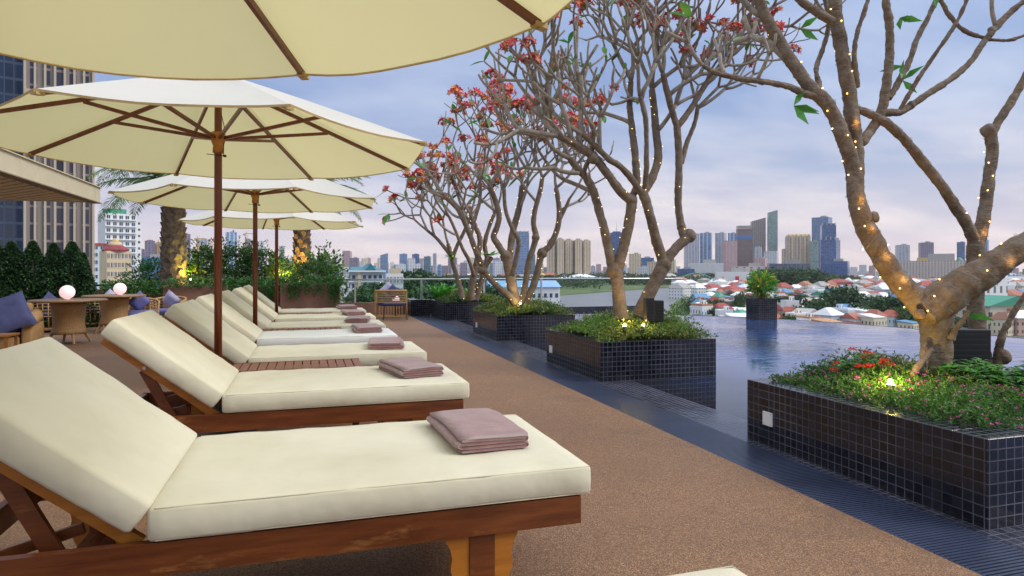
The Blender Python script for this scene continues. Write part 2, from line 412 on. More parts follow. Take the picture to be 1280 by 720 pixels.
# city
M['roof_red'] = plain('roof_red', (.36,.085,.06), .7, var=.25, vs=.5, rnd=.25)
M['roof_orange'] = plain('roof_orange', (.44,.19,.11), .7, var=.25, vs=.5, rnd=.2)
M['roof_blue'] = plain('roof_blue', (.12,.27,.50), .5, var=.15, vs=.5, rnd=.25)
M['roof_white'] = plain('roof_white', (.82,.84,.86), .6, var=.1, vs=.5, rnd=.15)
M['roof_grey'] = plain('roof_grey', (.36,.36,.34), .7, var=.2, vs=.5, rnd=.25)
M['roof_brown'] = plain('roof_brown', (.22,.10,.07), .7, var=.2, vs=.5, rnd=.25)
M['roof_teal'] = plain('roof_teal', (.03,.20,.26), .5, var=.1, vs=.3)
M['roof_green'] = plain('roof_green', (.06,.30,.20), .6, var=.15, vs=.5)
FH = {}
FH['hw'] = facade('house_white', (.74,.75,.76), (.10,.12,.15), 3.0, 3.2, .35, .38)
FH['hc'] = facade('house_cream', (.66,.60,.46), (.08,.08,.09), 2.8, 3.2, .35, .38)
FH['hp'] = facade('house_pink', (.60,.42,.36), (.08,.07,.08), 3.2, 3.2, .38, .4)
FH['hb'] = facade('house_pale_blue', (.50,.62,.72), (.10,.13,.18), 3.4, 3.2, .4, .42)
FA = {}
FA['white'] = facade('tower_white', (.66,.68,.72), (.20,.25,.32), 4.2, 3.4, .55, .5)
FA['palegrey'] = facade('tower_pale_grey', (.50,.52,.57), (.24,.28,.36), 9, 3.6, .62, .55)
FA['blue'] = facade('tower_blue_glass', (.20,.29,.44), (.09,.18,.36), 3.6, 3.8, .86, .72, .12, .4)
FA['blueband'] = facade('tower_blue_striped', (.44,.55,.68), (.10,.22,.42), 12, 3.8, .62, .85, .12, .4)
FA['deepblue'] = facade('tower_deep_blue', (.07,.15,.33), (.04,.10,.26), 6, 4.0, .92, .8, .1, .3)
FA['teal'] = facade('tower_teal_glass', (.16,.27,.32), (.07,.16,.22), 5, 3.8, .85, .7, .12, .4)
FA['pink'] = facade('tower_pink', (.52,.37,.38), (.34,.24,.26), 4.0, 3.4, .5, .6)
FA['brown'] = facade('tower_brown_frame', (.24,.17,.165), (.13,.10,.11), 5.5, 3.6, .6, .62)
FA['taupe'] = facade('tower_taupe', (.36,.31,.28), (.18,.16,.16), 6, 3.8, .6, .7)
FA['cream'] = facade('tower_cream', (.66,.56,.40), (.34,.24,.18), 6.5, 3.2, .42, .6)
FA['creamdark'] = facade('tower_cream_recess', (.40,.29,.22), (.16,.12,.11), 3.0, 3.2, .55, .6)
FA['castle'] = facade('tower_castle_cream', (.60,.50,.40), (.30,.24,.21), 7, 4, .5, .72)
FA['greenglass'] = facade('tower_green_glass', (.27,.36,.34), (.20,.30,.29), 4, 3.8, .85, .75, .1, .4)
FA['purple'] = facade('tower_purple_grey', (.26,.22,.30), (.15,.14,.20), 6, 3.8, .6, .6)
FA['hotel'] = facade('hotel_stone', (.56,.48,.42), (.22,.25,.29), 6, 5, .4, .6)
FA['darkglass'] = facade('mall_dark_glass', (.12,.16,.22), (.06,.09,.14), 8, 4, .9, .8, .1, .3)
FA['mall'] = facade('mall_white_red', (.70,.64,.62), (.55,.10,.09), 14, 6, .35, .5)
FA['nearglass'] = facade('office_blue_curtain', (.13,.17,.25), (.035,.065,.13), 1.7, 3.6, .86, .84, .06, .35)
FA['nearbrown'] = facade('apartment_brown', (.27,.225,.205), (.045,.045,.07), 2.2, 3.5, .55, .86, .2, .75)
M['gold'] = plain('gold_roof', (.62,.45,.14), .5, var=.1)
M['crane'] = plain('crane_yellow', (.60,.35,.06), .6)
M['bridge'] = plain('bridge_green', (.10,.45,.33), .6)
M['concrete'] = plain('concrete', (.38,.37,.35), .85, var=.15, vs=.4)
M['red'] = plain('sign_red', (.60,.04,.05), .6)
M['bluenet'] = plain('blue_netting', (.07,.19,.42), .7, var=.2, vs=.3)
# ground
m, nt, b = new_mat('city_ground'); v = objco(nt)
f = noi(nt, v, .012, 6, .65); g_ = noi(nt, v, .15, 4, .6)
c0 = ramp(nt, f, [(.38, (.050,.075,.030)), (.5, (.12,.12,.09)), (.62, (.20,.17,.14))])
c0 = mixc(nt, ramp(nt, g_, [(.45, (0,0,0)), (.65, (.6,.6,.6))]), c0, (.06,.085,.04))
nt.links.new(c0, b.inputs['Base Color']); b.inputs['Roughness'].default_value = .95; M['ground'] = m
m, nt, b = new_mat('riverbank_green'); v = objco(nt); f = noi(nt, v, .06, 6, .7)
nt.links.new(ramp(nt, f, [(.35, (.025,.055,.015)), (.5, (.085,.15,.035)), (.65, (.16,.17,.08))]), b.inputs['Base Color']); b.inputs['Roughness'].default_value = .95
bump(nt, b, noi(nt, v, .5, 5), 1, 1.0); M['bank'] = m
M['road'] = plain('asphalt', (.06,.06,.065), .9)
M['clump'] = leafmat('tree_leaf', (.050,.115,.034), .15, .7)
M['clump2'] = leafmat('tree_leaf_dark', (.034,.080,.032), .15, .7)
M['clump3'] = leafmat('tree_leaf_light', (.085,.155,.045), .15, .7)

# ------------------------------------------------------------------ world, sun, camera
wd = bpy.data.worlds.new('World'); sc.world = wd; wd.use_nodes = True
nt = wd.node_tree; nt.nodes.clear()
out = nt.nodes.new('ShaderNodeOutputWorld'); bg = nt.nodes.new('ShaderNodeBackground'); nt.links.new(bg.outputs[0], out.inputs[0])
SUN_EL, SUN_AZ = R(38), R(118)     # azimuth clockwise from +Y
sky = nt.nodes.new('ShaderNodeTexSky'); sky.sky_type = 'NISHITA'; sky.sun_disc = False; sky.sun_elevation = SUN_EL; sky.sun_rotation = SUN_AZ
tc = nt.nodes.new('ShaderNodeTexCoord'); sp = nt.nodes.new('ShaderNodeSeparateXYZ'); nt.links.new(tc.outputs['Generated'], sp.inputs[0])
zz = mth(nt, 'MAXIMUM', sp.outputs[2], 0.0)
# direction dependent warmth: towards +X (over the river) the horizon is pinker
base = ramp(nt, zz, [(0.0, (.68,.57,.58)), (.055, (.57,.52,.59)), (.14, (.34,.39,.54)), (.26, (.235,.32,.53)), (.42, (.27,.37,.58)), (.62, (.86,.92,1.05)), (1.0, (1.08,1.13,1.24))])
# clouds: project on a plane for perspective flattening
dv = nt.nodes.new('ShaderNodeVectorMath'); dv.operation = 'DIVIDE'; nt.links.new(tc.outputs['Generated'], dv.inputs[0])
cx = nt.nodes.new('ShaderNodeCombineXYZ'); zi = mth(nt, 'ADD', zz, .18)
for i in range(3): nt.links.new(zi, cx.inputs[i])
nt.links.new(cx.outputs[0], dv.inputs[1])
mpn = nt.nodes.new('ShaderNodeMapping'); mpn.inputs['Scale'].default_value = (.9, 1.5, .6); mpn.inputs['Location'].default_value = (3.2, 1.7, 0); mpn.inputs['Rotation'].default_value = (0, 0, .5)
nt.links.new(dv.outputs[0], mpn.inputs[0])
cl = noi(nt, mpn.outputs[0], 1.15, 5, .52)
clm = ramp(nt, cl, [(.42, (0,0,0)), (.66, (1,1,1))])
ccol = ramp(nt, zz, [(0.0, (.88,.74,.69)), (.10, (.76,.68,.68)), (.22, (.50,.55,.68)), (.42, (.50,.57,.74)), (.62, (1.0,1.05,1.15)), (1.0, (1.15,1.2,1.25))])
cmix = mixc(nt, mth(nt, 'MULTIPLY', clm, .75), base, ccol)
dk = ramp(nt, noi(nt, mpn.outputs[0], .75, 4, .5), [(.50, (1,1,1)), (.72, (.80,.83,.90))])
mul = nt.nodes.new('ShaderNodeMix'); mul.data_type = 'RGBA'; mul.blend_type = 'MULTIPLY'; mul.inputs[0].default_value = 1
nt.links.new(cmix, mul.inputs[6]); nt.links.new(dk, mul.inputs[7])
sc1 = nt.nodes.new('ShaderNodeVectorMath'); sc1.operation = 'SCALE'; nt.links.new(sky.outputs[0], sc1.inputs[0]); sc1.inputs['Scale'].default_value = .10
sc2 = nt.nodes.new('ShaderNodeVectorMath'); sc2.operation = 'SCALE'; nt.links.new(mul.outputs[2], sc2.inputs[0]); sc2.inputs['Scale'].default_value = 10.0
ad = nt.nodes.new('ShaderNodeVectorMath'); ad.operation = 'ADD'; nt.links.new(sc1.outputs[0], ad.inputs[0]); nt.links.new(sc2.outputs[0], ad.inputs[1])
nt.links.new(ad.outputs[0], bg.inputs[0]); bg.inputs[1].default_value = .10

ld = bpy.data.lights.new('sun', 'SUN'); ld.energy = 1.7; ld.angle = R(28); ld.color = (1, .93, .84)
lo = bpy.data.objects.new('sun', ld); COL.objects.link(lo)
sd = Vector((sin(SUN_AZ)*cos(SUN_EL), cos(SUN_AZ)*cos(SUN_EL), sin(SUN_EL)))
lo.rotation_euler = (-sd).to_track_quat('-Z', 'Y').to_euler()

cd = bpy.data.cameras.new('camera'); cam = bpy.data.objects.new('camera', cd); COL.objects.link(cam); sc.camera = cam
cd.sensor_width = 36; cd.lens = F/1280*36; cd.shift_y = -23/1280; cd.clip_end = 20000; cd.clip_start = .05
cam.location = (0, 0, H); cam.rotation_euler = (R(90), 0, -PSI)
sc.view_settings.view_transform = 'Standard'; sc.view_settings.look = 'None'; sc.view_settings.exposure = 0.30; sc.view_settings.gamma = 1
sc.cycles.max_bounces = 8; sc.cycles.transparent_max_bounces = 8

def spot(loc, to, power, size=60, col=(1,.62,.22), rad=.03):
    l = bpy.data.lights.new('spotlight', 'SPOT'); l.energy = power; l.spot_size = R(size); l.spot_blend = .6; l.color = col; l.shadow_soft_size = rad
    o = bpy.data.objects.new('spotlight', l); COL.objects.link(o); o.location = loc
    o.rotation_euler = (Vector(to)-Vector(loc)).to_track_quat('-Z', 'Y').to_euler(); return o
def point(loc, power, col, rad=.03):
    l = bpy.data.lights.new('lamp_light', 'POINT'); l.energy = power; l.color = col; l.shadow_soft_size = rad
    o = bpy.data.objects.new('lamp_light', l); COL.objects.link(o); o.location = loc; return o
#PART2
# ================================================================== terrace
XD, XG, XT, XW = 2.44, 2.82, 3.22, 3.22      # deck edge, grate edge, tile edge = water edge
YF = 17.0
mb = MB(); mb.b2((-14, -7, -.3), (XD, YF, 0)); mb.b2((-14, YF, -.3), (0.9, 21.5, -.001))
struct(mb.build('deck_floor', M['deck']))
mb = MB(); mb.b2((XD, -7, -.3), (XG, YF, -.03)); struct(mb.build('drain_channel', M['drain']))
mb = MB(); mb.b2((XG, -7, -.3), (XT, YF, 0)); struct(mb.build('pool_edge_tiles', M['tilefloor']))
mb = MB()
y = -1.5
while y < YF-.6:
    mb.box((XD+.19, y, -.009), (.372, .0135, .018)); y += .0215
mb.b2((XD+.003, -1.6, -.02), (XD+.012, YF-.6, -.001)); mb.b2((XG-.012, -1.6, -.02), (XG-.003, YF-.6, -.001))
mb.b2((XD+.10, -1.6, -.026), (XD+.115, YF-.6, -.0085)); mb.b2((XG-.115, -1.6, -.026), (XG-.10, YF-.6, -.0085))
tag(mb.build('drain_grate', M['grate']), 'long dark blue slatted drain grate between the brown deck and the black tiles', 'drain grate')
mb = MB(); mb.b2((XD+.002, YF-.6, -.03), (XG-.002, YF, .002)); struct(mb.build('drain_end_slab', M['grate']))
# pool
far = [(11.7, -6.5), (11.7, 4), (11.62, 8), (11.4, 10.2), (11.0, 12.0), (10.3, 13.6), (9.3, 14.6), (8, 15.4), (6, 16.2), (XW, 16.9)]
def smooth_poly(pts, n=4):
    o = []
    for i in range(len(pts)-1):
        p0 = Vector(pts[max(i-1, 0)]); p1 = Vector(pts[i]); p2 = Vector(pts[i+1]); p3 = Vector(pts[min(i+2, len(pts)-1)])
        for k in range(n):
            t = k/n
            o.append(tuple(.5*((2*p1)+(-p0+p2)*t+(2*p0-5*p1+4*p2-p3)*t*t+(-p0+3*p1-3*p2+p3)*t**3)))
    o.append(pts[-1]); return o
fp = smooth_poly(far)
poly = [(XW, -6.5)]+fp[:-1]+[(XW, 16.9)]
mb = MB(); mb.add([(x, y, -.010) for x, y in poly], [tuple(range(len(poly)))]); struct(mb.build('pool_water', M['water']))
mb = MB()
for i in range(len(fp)-1):
    a, b = Vector(fp[i]), Vector(fp[i+1]); t = (b-a).normalized(); n_ = Vector((t.y, -t.x))*.16
    a2, b2 = a+n_, b+n_
    vs = [(*a, -.006), (*b, -.006), (*b2, -.02), (*a2, -.02), (*a2, -3), (*b2, -3), (*a, -.5), (*b, -.5)]
    mb.add(vs, [(0,1,2,3), (3,2,5,4), (1,0,6,7)])
struct(mb.build('pool_rim', M['tilefloor']))
# the building below the terrace
mb = MB(); mb.b2((-14, -7, GZ), (2.4, 21.4, -.32)); mb.b2((2.4, -6.6, GZ), (9.0, 14.2, -.7))
tag(mb.build('terrace_building', M['concrete']), 'pale concrete building carrying the roof terrace and the pool', 'building')

# ================================================================== sun loungers
def sun_lounger(label, newfab=False):
    r = empty('sun_lounger', (0,0,0), label, 'sun lounger', 'teak sun loungers in a row along the deck')
    cm = M['cushion2'] if newfab else M['cushion']
    sm = xf(rbox((1.385, .86, .102), .020, (34, 22, 4), .002, .0045, 3), Matrix.Translation((.682, 0, .429))).build('seat_cushion', cm, r, True)
    L = .683; th = math.atan2(.424, .536)
    Mx = Matrix.Translation((.008, 0, .486)) @ Matrix.Rotation(th, 4, 'Y') @ Matrix.Translation((-L/2, 0, -.053))
    bm_ = xf(rbox((L, .86, .104), .022, (24, 22, 4), .003, .0055, 9), Mx).build('back_cushion', cm, r, True)
    # piping seams
    for par, f_, nm in ((sm, lambda x, y: (.688+x*.676, y*.423, .4755), 1), (sm, lambda x, y: (.688+x*.676, y*.423, .383), 2)):
        pts = [f_(a, b) for a, b in ((-1,-1), (-.5,-1), (0,-1), (.5,-1), (1,-1), (1,0), (1,1), (0,1), (-1,1), (-1,0), (-1,-1))]
        MB().tube(pts, .0022, 5, False).build('piping', M['piping'], par, True)
    # rails
    for s in (-1, 1):
        mb = MB(); mb.box((.385, s*.405, .3275), (1.90, .030, .095)); mb.build('side_rail', M['teak'], r)
    MB().box((1.321, 0, .328), (.026, .778, .088)).build('foot_rail', M['teak'], r)
    MB().box((-.550, 0, .328), (.026, .778, .088)).build('head_rail', M['teak'], r)
    mb = MB()
    for k in range(15): mb.box((.06+k*.086, 0, .368), (.060, .776, .016))
    for s in (-1, 1): mb.box((.62, s*.37, .350), (1.25, .03, .018))
    mb.build('seat_slats', M['teak'], r)
    # legs with curved corbels
    for x in (.985, -.33):
        for s in (-1, 1):
            lg = MB().box((x, s*.386, .1395), (.085, .045, .279)).build('leg', M['teak'], r)
            prof = [(0, .279), (.082, .279), (.080, .262), (.066, .240), (.058, .205), (.064, .170), (.050, .120), (.030, .075), (.022, .030), (0, .0)]
            for q in (-1, 1):
                Mq = Matrix(((q, 0, 0, x+q*.0435), (0, 0, 1, s*.386), (0, 1, 0, 0), (0, 0, 0, 1)))
                pr = prof if q*1 > 0 else prof
                MB().prism(pr, -.017, .017, M=Mq).build('leg_bracket', M['honey'], r)
    for x in (.985, -.33): MB().box((x, 0, .16), (.03, .726, .05)).build('cross_rail', M['teak'], r)
    # back frame
    d = Vector((-cos(th), 0, sin(th))); nrm = Vector((sin(th), 0, cos(th)))
    o0 = Vector((-.055, 0, .385))
    for s in (-1, 1):
        a = o0+d*-.03+Vector((0, s*.36, 0)); MB().bar(a-nrm*.012, a+d*.70-nrm*.012, .028, .042, up=nrm).build('backrest_stile', M['honey'], r)
    sl = MB()
    for k in range(8): c = o0+d*(.06+k*.085)-nrm*.002; sl.bar(c+Vector((0,-.34,0)), c+Vector((0,.34,0)), .05, .014, up=nrm)
    sl.build('backrest_slats', M['teak'], r)
    for s in (-1, 1):
        a = o0+d*.42+Vector((0, s*.335, 0))-nrm*.03
        pb = MB().bar(a, Vector((-.24, s*.335, .30)), .02, .05); pb.build('prop', M['teak'], r)
        MB().bar(Vector((-.46, s*.30, .33)), Vector((-.20, s*.30, .40)), .018, .032).build('prop_brace', M['teak'], r)
        b = o0+d*.42+Vector((0, s*.378, 0))-nrm*.012
        MB().tube([b-Vector((0, s*.006, 0)), b+Vector((0, s*.006, 0))], .010, 8).build('bolt', M['steel'], r)
    return r
FX = -.43
LY = [(.43+.0, 'nearest sun lounger, only a cushion corner showing at the bottom picture edge'),
      (2.08, 'largest sun lounger in view, with the largest folded towel and honey coloured leg brackets'),
      (3.84, 'second whole sun lounger from the front, just before the slatted table'),
      (5.37, 'third whole sun lounger from the front, right behind the slatted table'),
      (6.86, 'fourth whole sun lounger from the front, with the whitest and bluest seat cushion'),
      (8.18, 'fifth whole sun lounger from the front, behind the one with the whitest cushion'),
      (9.62, 'sixth whole sun lounger from the front, second from the planter wall'),
      (11.15, 'farthest sun lounger, beside the brown planter wall with trailing vines')]
L0 = sun_lounger(LY[1][1]); LW = sun_lounger(LY[4][1], True)
# only the seat of the fourth lounger has the whiter cover; its back cushion is the old one
for c in LW.children:
    if c.name.startswith('back_cushion'): c.data.materials[0] = M['cushion']
LOC = []
for i, (y, lab) in enumerate(LY):
    p = (FX+[0, 0, -.008, .0, -.045, -.02, .0, -.01][i], y+.43, 0); LOC.append(p)
    if i == 1: L0.location = p
    elif i == 4: LW.location = p
    else: dup(L0, p, lab)
# towels ------------------------------------------------------------
def towel_mesh(w, l, seed, nl=3, th=.0145):
    """flat folded strip: a serpentine section along x, long in y"""
    rn = random.Random(seed); sec = []
    gap = th*1.12
    for k in range(nl):
        z = th/2+k*gap; wob = rn.uniform(-.004, .004)
        xs = [-w/2+th*.6, -w/4, 0, w/4, w/2-th*.6]
        if k % 2: xs = xs[::-1]
        for x in xs: sec.append((x+wob, z))
        if k < nl-1:
            sx = 1 if k % 2 == 0 else -1
            sec += [(sx*(w/2)+wob, z+gap*.25), (sx*(w/2+th*.1)+wob, z+gap*.5), (sx*(w/2)+wob, z+gap*.75)]
    # offset curve to a closed outline
    L_, R_ = [], []
    for i, p in enumerate(sec):
        a = Vector(sec[max(i-1, 0)]); b = Vector(sec[min(i+1, len(sec)-1)]); t = (b-a).normalized(); n_ = Vector((-t.y, t.x))
        hw = th*.47 if 0 < i < len(sec)-1 else th*.30
        L_.append(Vector(p)+n_*hw); R_.append(Vector(p)-n_*hw)
    outl = L_+R_[::-1]; n = len(outl); mb = MB(); ny = 14
    for j in range(ny+1):
        y = -l/2+l*j/ny; e = min(j, ny-j); sh = 1 if e > 0 else .93
        for p in outl:
            nz = noise.noise(Vector((p.x*9, y*9, seed)))*.006+noise.noise(Vector((p.x*3, y*4, seed+9)))*.010
            k = max(0, p.y)/(nl*gap)
            mb.v.append((p.x*sh+nz*.6+noise.noise(Vector((y*5, seed, p.y*40)))*.006, y+(.006*noise.noise(Vector((p.x*12, p.y*90, seed))) if e == 0 else 0), max(.0005, p.y*(1 if e else .9)+nz*k)))
    for j in range(ny):
        for i in range(n): a = j*n+i; b = j*n+(i+1) % n; mb.f.append((a, b, b+n, a+n)); mb.m.append(0)
    m2 = len(L_)
    for j, fl in ((0, 1), (ny, 0)):   # end caps strip by strip
        for i in range(m2-1):
            q = (j*n+i, j*n+i+1, j*n+n-2-i, j*n+n-1-i); mb.f.append(q if fl else q[::-1]); mb.m.append(0)
    return mb
tlabs = {1: 'largest mauve folded towel, on the sun lounger closest to the viewer', 2: 'mauve folded towel on the second whole lounger from the front, just before the slatted table',
         3: 'mauve folded towel on the third whole lounger, behind the slatted table', 4: 'mauve folded towel on the lounger with the whitest seat cushion',
         5: 'mauve folded towel on the fifth whole lounger, behind the whitest cushion', 6: 'mauve folded towel on the sixth whole lounger from the front', 7: 'smallest mauve folded towel, on the farthest lounger by the planter wall'}
for i in range(1, 8):
    p = LOC[i]; rr = random.Random(i*5)
    o = towel_mesh(.285, .50, i*3.3, [4,4,4,3,4,4,3,4][i], [.0135,.0135,.014,.018,.0135,.014,.019,.0135][i]).build('folded_towel', M['towel'], None, True, (p[0]+1.075+rr.uniform(-.01, .012), p[1]+.05+rr.uniform(-.03, .04), .4865), R([4, 3, 12, -6, 2, -9, 7, 5][i]))
    tag(o, tlabs[i], 'towel', 'folded mauve towels on the loungers')
# slatted tables ------------------------------------------------------
def slat_table(label):
    r = empty('side_table', (0,0,0), label, 'side table', 'slatted teak side tables between loungers')
    mb = MB()
    for k in range(15): mb.box((-.42+k*.06, 0, .455), (.052, .40, .018))
    mb.build('slatted_top', M['slatw'], r)
    MB().box((0, -.205, .450), (.90, .014, .032)).box((0, .205, .450), (.90, .014, .032)).build('apron', M['slatw'], r)
    for sx in (-1, 1):
        for sy in (-1, 1): MB().box((sx*.40, sy*.17, .2225), (.045, .045, .445)).build('leg', M['teak'], r)
    return r
T0 = slat_table('slatted teak side table in front of the nearest visible umbrella pole'); T0.location = (-.07, 5.02, 0)
dup(T0, (-.07, 7.96, 0), 'slatted teak side table by the second umbrella pole, behind the lounger with the whitest cushion')
dup(T0, (-.07, 10.82, 0), 'slatted teak side table by the farthest umbrella pole')

# ================================================================== umbrellas
def umbrella(label, rim, a0, Rr=1.46, seed=1, sag=.022):
    r = empty('patio_umbrella', (0,0,0), label, 'umbrella', 'cream market umbrellas in a row')
    apex = rim+.515; n = 8
    mb = MB(); rows = 9; cols = 8
    rn = random.Random(seed)
    def pt(i, s, t):   # panel i, s across 0..1, t from apex 0 to rim 1
        a1 = R(a0+45*i); a2 = R(a0+45*(i+1))
        p1 = Vector((cos(a1), sin(a1), 0)); p2 = Vector((cos(a2), sin(a2), 0))
        rad = .03+(Rr-.03)*t
        q = p1*(1-s)+p2*s
        w = 4*s*(1-s)
        q = q*(1-.012*w*t*t)      # slightly scalloped hem
        z = apex-(apex-rim)*(t**1.04)
        z -= w*.040*sin(pi*min(1, t*.92))*(.55+.45*t)   # panels sag between the ribs
        z -= w*sag*t**4
        z += .006*w*noise.noise(Vector((i*3.3+s*3, t*4, seed)))
        return Vector((q.x*rad, q.y*rad, z))
    for i in range(n):
        o = len(mb.v)
        for b in range(rows+1):
            for a in range(cols+1): mb.v.append(tuple(pt(i, a/cols, b/rows)))
        for b in range(rows):
            for a in range(cols):
                q = o+b*(cols+1)+a; mb.f.append((q, q+cols+1, q+cols+2, q+1)); mb.m.append(0)
    cp = mb.build('canopy', M['canvas'], r, True)
    mb = MB()
    for i in range(n):
        pts = [pt(i, a/cols, 1) for a in range(cols+1)]
        for a in range(cols):
            p, q = pts[a], pts[a+1]; dn = Vector((0,0,-.009)); po = p*1.0+Vector((p.x, p.y, 0)).normalized()*.003; qo = q+Vector((q.x, q.y, 0)).normalized()*.003
            mb.add([p+dn, q+dn, qo+dn*0+Vector((0,0,.003)), po+Vector((0,0,.003))], [(0,1,2,3)])
    mb.build('hem', M['hem'], cp, True)
    # vent cap
    mb = MB(); o = 0; m_ = 16
    for k in range(4):
        t = k/3; rad = .02+.14*t
        for j in range(m_): a = R(a0)+2*pi*j/m_; mb.v.append((rad*cos(a)*(1 if j % 2 == 0 else .96), rad*sin(a)*(1 if j % 2 == 0 else .96), apex+.030-.075*t))
    for k in range(3):
        for j in range(m_): a = k*m_+j; b = k*m_+(j+1) % m_; mb.f.append((a, a+m_, b+m_, b)); mb.m.append(0)
    mb.build('vent_cap', M['canvas'], cp, True)
    MB().tube([(0,0,.05), (0,0,rim-.2), (0,0,apex+.10)], [.0255, .0255, .0235], 14).build('pole', M['pole'], r, True)
    MB().lathe([(.005, apex+.1), (.022, apex+.115), (.018, apex+.145), (.006, apex+.165)], n=10).build('finial', M['honey'], r, True)
    hz = rim+.045
    hub = MB().lathe([(.027, hz-.085), (.036, hz-.08), (.036, hz-.045), (.031, hz-.04), (.045, hz-.005), (.050, hz+.035), (.045, hz+.06), (.027, hz+.062)], n=16).build('hub', M['honey'], r, True)
    MB().lathe([(.027, apex-.10), (.048, apex-.09), (.048, apex-.04), (.027, apex-.03)], n=12).build('top_hub', M['honey'], r, True)
    for i in range(n):
        a = R(a0+45*i); d = Vector((cos(a), sin(a), 0))
        pe = d*(Rr-.02)+Vector((0,0,rim-.012)); ps = d*.045+Vector((0,0,apex-.066))
        rb = MB().bar(ps, pe, .017, .026).build('rib', M['pole'], r)
        mid = ps.lerp(pe, .52); up = d*.045+Vector((0,0,hz+.02))
        MB().bar(up, mid+Vector((0,0,-.012)), .018, .022).build('strut', M['pole'], r)
        c = d*(Rr-.045)+Vector((0,0,rim-.014)); e = d*(Rr+.006)+Vector((0,0,rim-.020))
        MB().bar(c, e, .034, .014).build('corner_pocket', M['hem'], cp)
    # cord, pin
    MB().tube([(.036,-.02,hz-.10), (.040,-.015,hz+.1), (.018,-.01,hz+.2)], .003, 5).build('cord', M['darksteel'], r)
    MB().tube([(-.07,-.028,hz-.098), (.045,-.030,hz-.103)], .0028, 5).lathe([(.004,-.008), (.012,-.004), (.012,.006), (.003,.010)], (.045,-.03,hz-.106), 8).build('locking_pin', M['darksteel'], r)
    MB().lathe([(.25,.0), (.25,.045), (.22,.055), (.05,.06), (.032,.10), (.032,.28), (.027,.285)], n=20).build('base', M['darksteel'], r, True)
    return r
U = [umbrella('nearest cream umbrella, its underside filling the top left corner of the picture', 1.985, 20, 1.475, 1, .05),
     umbrella('cream umbrella whose hub and struts are seen in full, by the slatted table', 2.005, 20, 1.485, 2),
     umbrella('cream umbrella in the middle distance, between the full umbrella and the smallest one', 1.955, 19, 1.43, 3),
     umbrella('farthest and smallest cream umbrella, in front of the hedge', 1.90, 12, 1.39, 4)]
for u, p in zip(U, ((-.635, 1.54, 0), (-.594, 4.92, 0), (-.575, 7.98, 0), (-.475, 10.98, 0))): u.location = p

# ================================================================== mosaic planters
PL = [('P1', 2.885, 2.135, 5.05, 3.80), ('P2', 2.885, 6.15, 4.268, 7.75), ('P3', 2.92, 10.155, 4.29, 11.75), ('P4', 2.95, 14.72, 4.4, 16.3)]
plabs = ['black mosaic tiled planter nearest the camera, cut by the right edge of the picture',
         'black mosaic tiled planter second from the camera, with two crossing trunks',
         'black mosaic tiled planter third from the camera', 'farthest black mosaic tiled planter, joined to the dark tiled wall']
ZP = .405
PLO = []
for (nm, x0, y0, x1, y1), lab in zip(PL, plabs):
    r = empty('tiled_planter', ((x0+x1)/2, (y0+y1)/2, 0), lab, 'planter', 'black tiled planters along the pool')
    hx, hy = (x1-x0)/2, (y1-y0)/2; t = .17
    mb = MB(); mb.b2((-hx, -hy, -.25), (hx, -hy+t, ZP)).b2((-hx, hy-t, -.25), (hx, hy, ZP)).b2((-hx, -hy+t, -.25), (-hx+t, hy-t, ZP)).b2((hx-t, -hy+t, -.25), (hx, hy-t, ZP))
    # shift so that the tile grid starts at the near corner
    w = mb.build('tiled_wall', M['tile'], r)
    bv = w.modifiers.new('edge', 'BEVEL'); bv.width = .003; bv.segments = 1; bv.limit_method = 'ANGLE'
    MB().b2((-hx+t, -hy+t, ZP-.1), (hx-t, hy-t, ZP-.02)).build('soil', M['soil'], r)
    PLO.append(r)
def plate(x, y, z, s, lab):
    r = empty('socket_plate', (x, y, z), lab, 'socket plate', 'white square plates on the planters')
    MB().box((-.005, 0, 0), (.010, s, s)).build('plate', M['white'], r)
    for a in (-1, 1):
        for b in (-1, 1): MB().tube([(-.010, a*s*.38, b*s*.38), (-.0125, a*s*.38, b*s*.38)], .004, 6).build('screw', M['steel'], r)
def onface(u, v, X):
    k = (u-640)/F; D = X/(SN+k*CS); return D*(CS-k*SN), H-(v-HV)*D/F
for (u, v, X, lab) in ((960.5, 523.5, 2.885, 'white square plate on the side of the nearest tiled planter'), (689, 436.5, 2.885, 'white plate on the side of the second tiled planter'),
                       (596, 406, 2.92, 'white plate on the side of the third tiled planter'), (536.5, 387, 2.95, 'white plate on the side of the farthest tiled planter')):
    y, z = onface(u, v, X); plate(X-.001, y, z, .088, lab)
mb = MB(); mb.b2((2.45, 16.3, 0), (2.948, 16.5, ZP)); mb.b2((2.45, 16.5, 0), (2.65, YF+.1, ZP))
tag(mb.build('dark_tiled_wall', M['tile']), 'low dark tiled wall joining the farthest planter to the brown parapet', 'wall')
mb = MB(); mb.b2((.75, YF, 0), (2.449, YF+.16, .315)); tag(mb.build('brown_parapet', M['brownstone']), 'low brown parapet under the glass railing', 'wall')
# railing
r = empty('glass_railing', (.8, YF+.08, 0), 'glass railing with steel top rail behind the wicker chair', 'railing')
MB().tube([(.1, 0, .905), (2.6, 0, .905), (6.5, .05, .905), (9.2, -1.1, .905)], .022, 8).build('top_rail', M['steel'], r, True)
for x in (.35, 2.05, 3.75, 5.4): MB().b2((x-.02, -.02, .31 if x < 1.7 else 0), (x+.02, .02, .89)).build('post', M['steel'], r)
for a, b in ((.38, 2.02), (2.08, 3.72), (3.78, 5.37)): MB().b2((a, -.005, .33), (b, .005, .87)).build('glass_panel', M['glass'], r)
MB().b2((2.45, .1, -.4), (9.0, .3, .10)).build('kerb', M['tilefloor'], r)

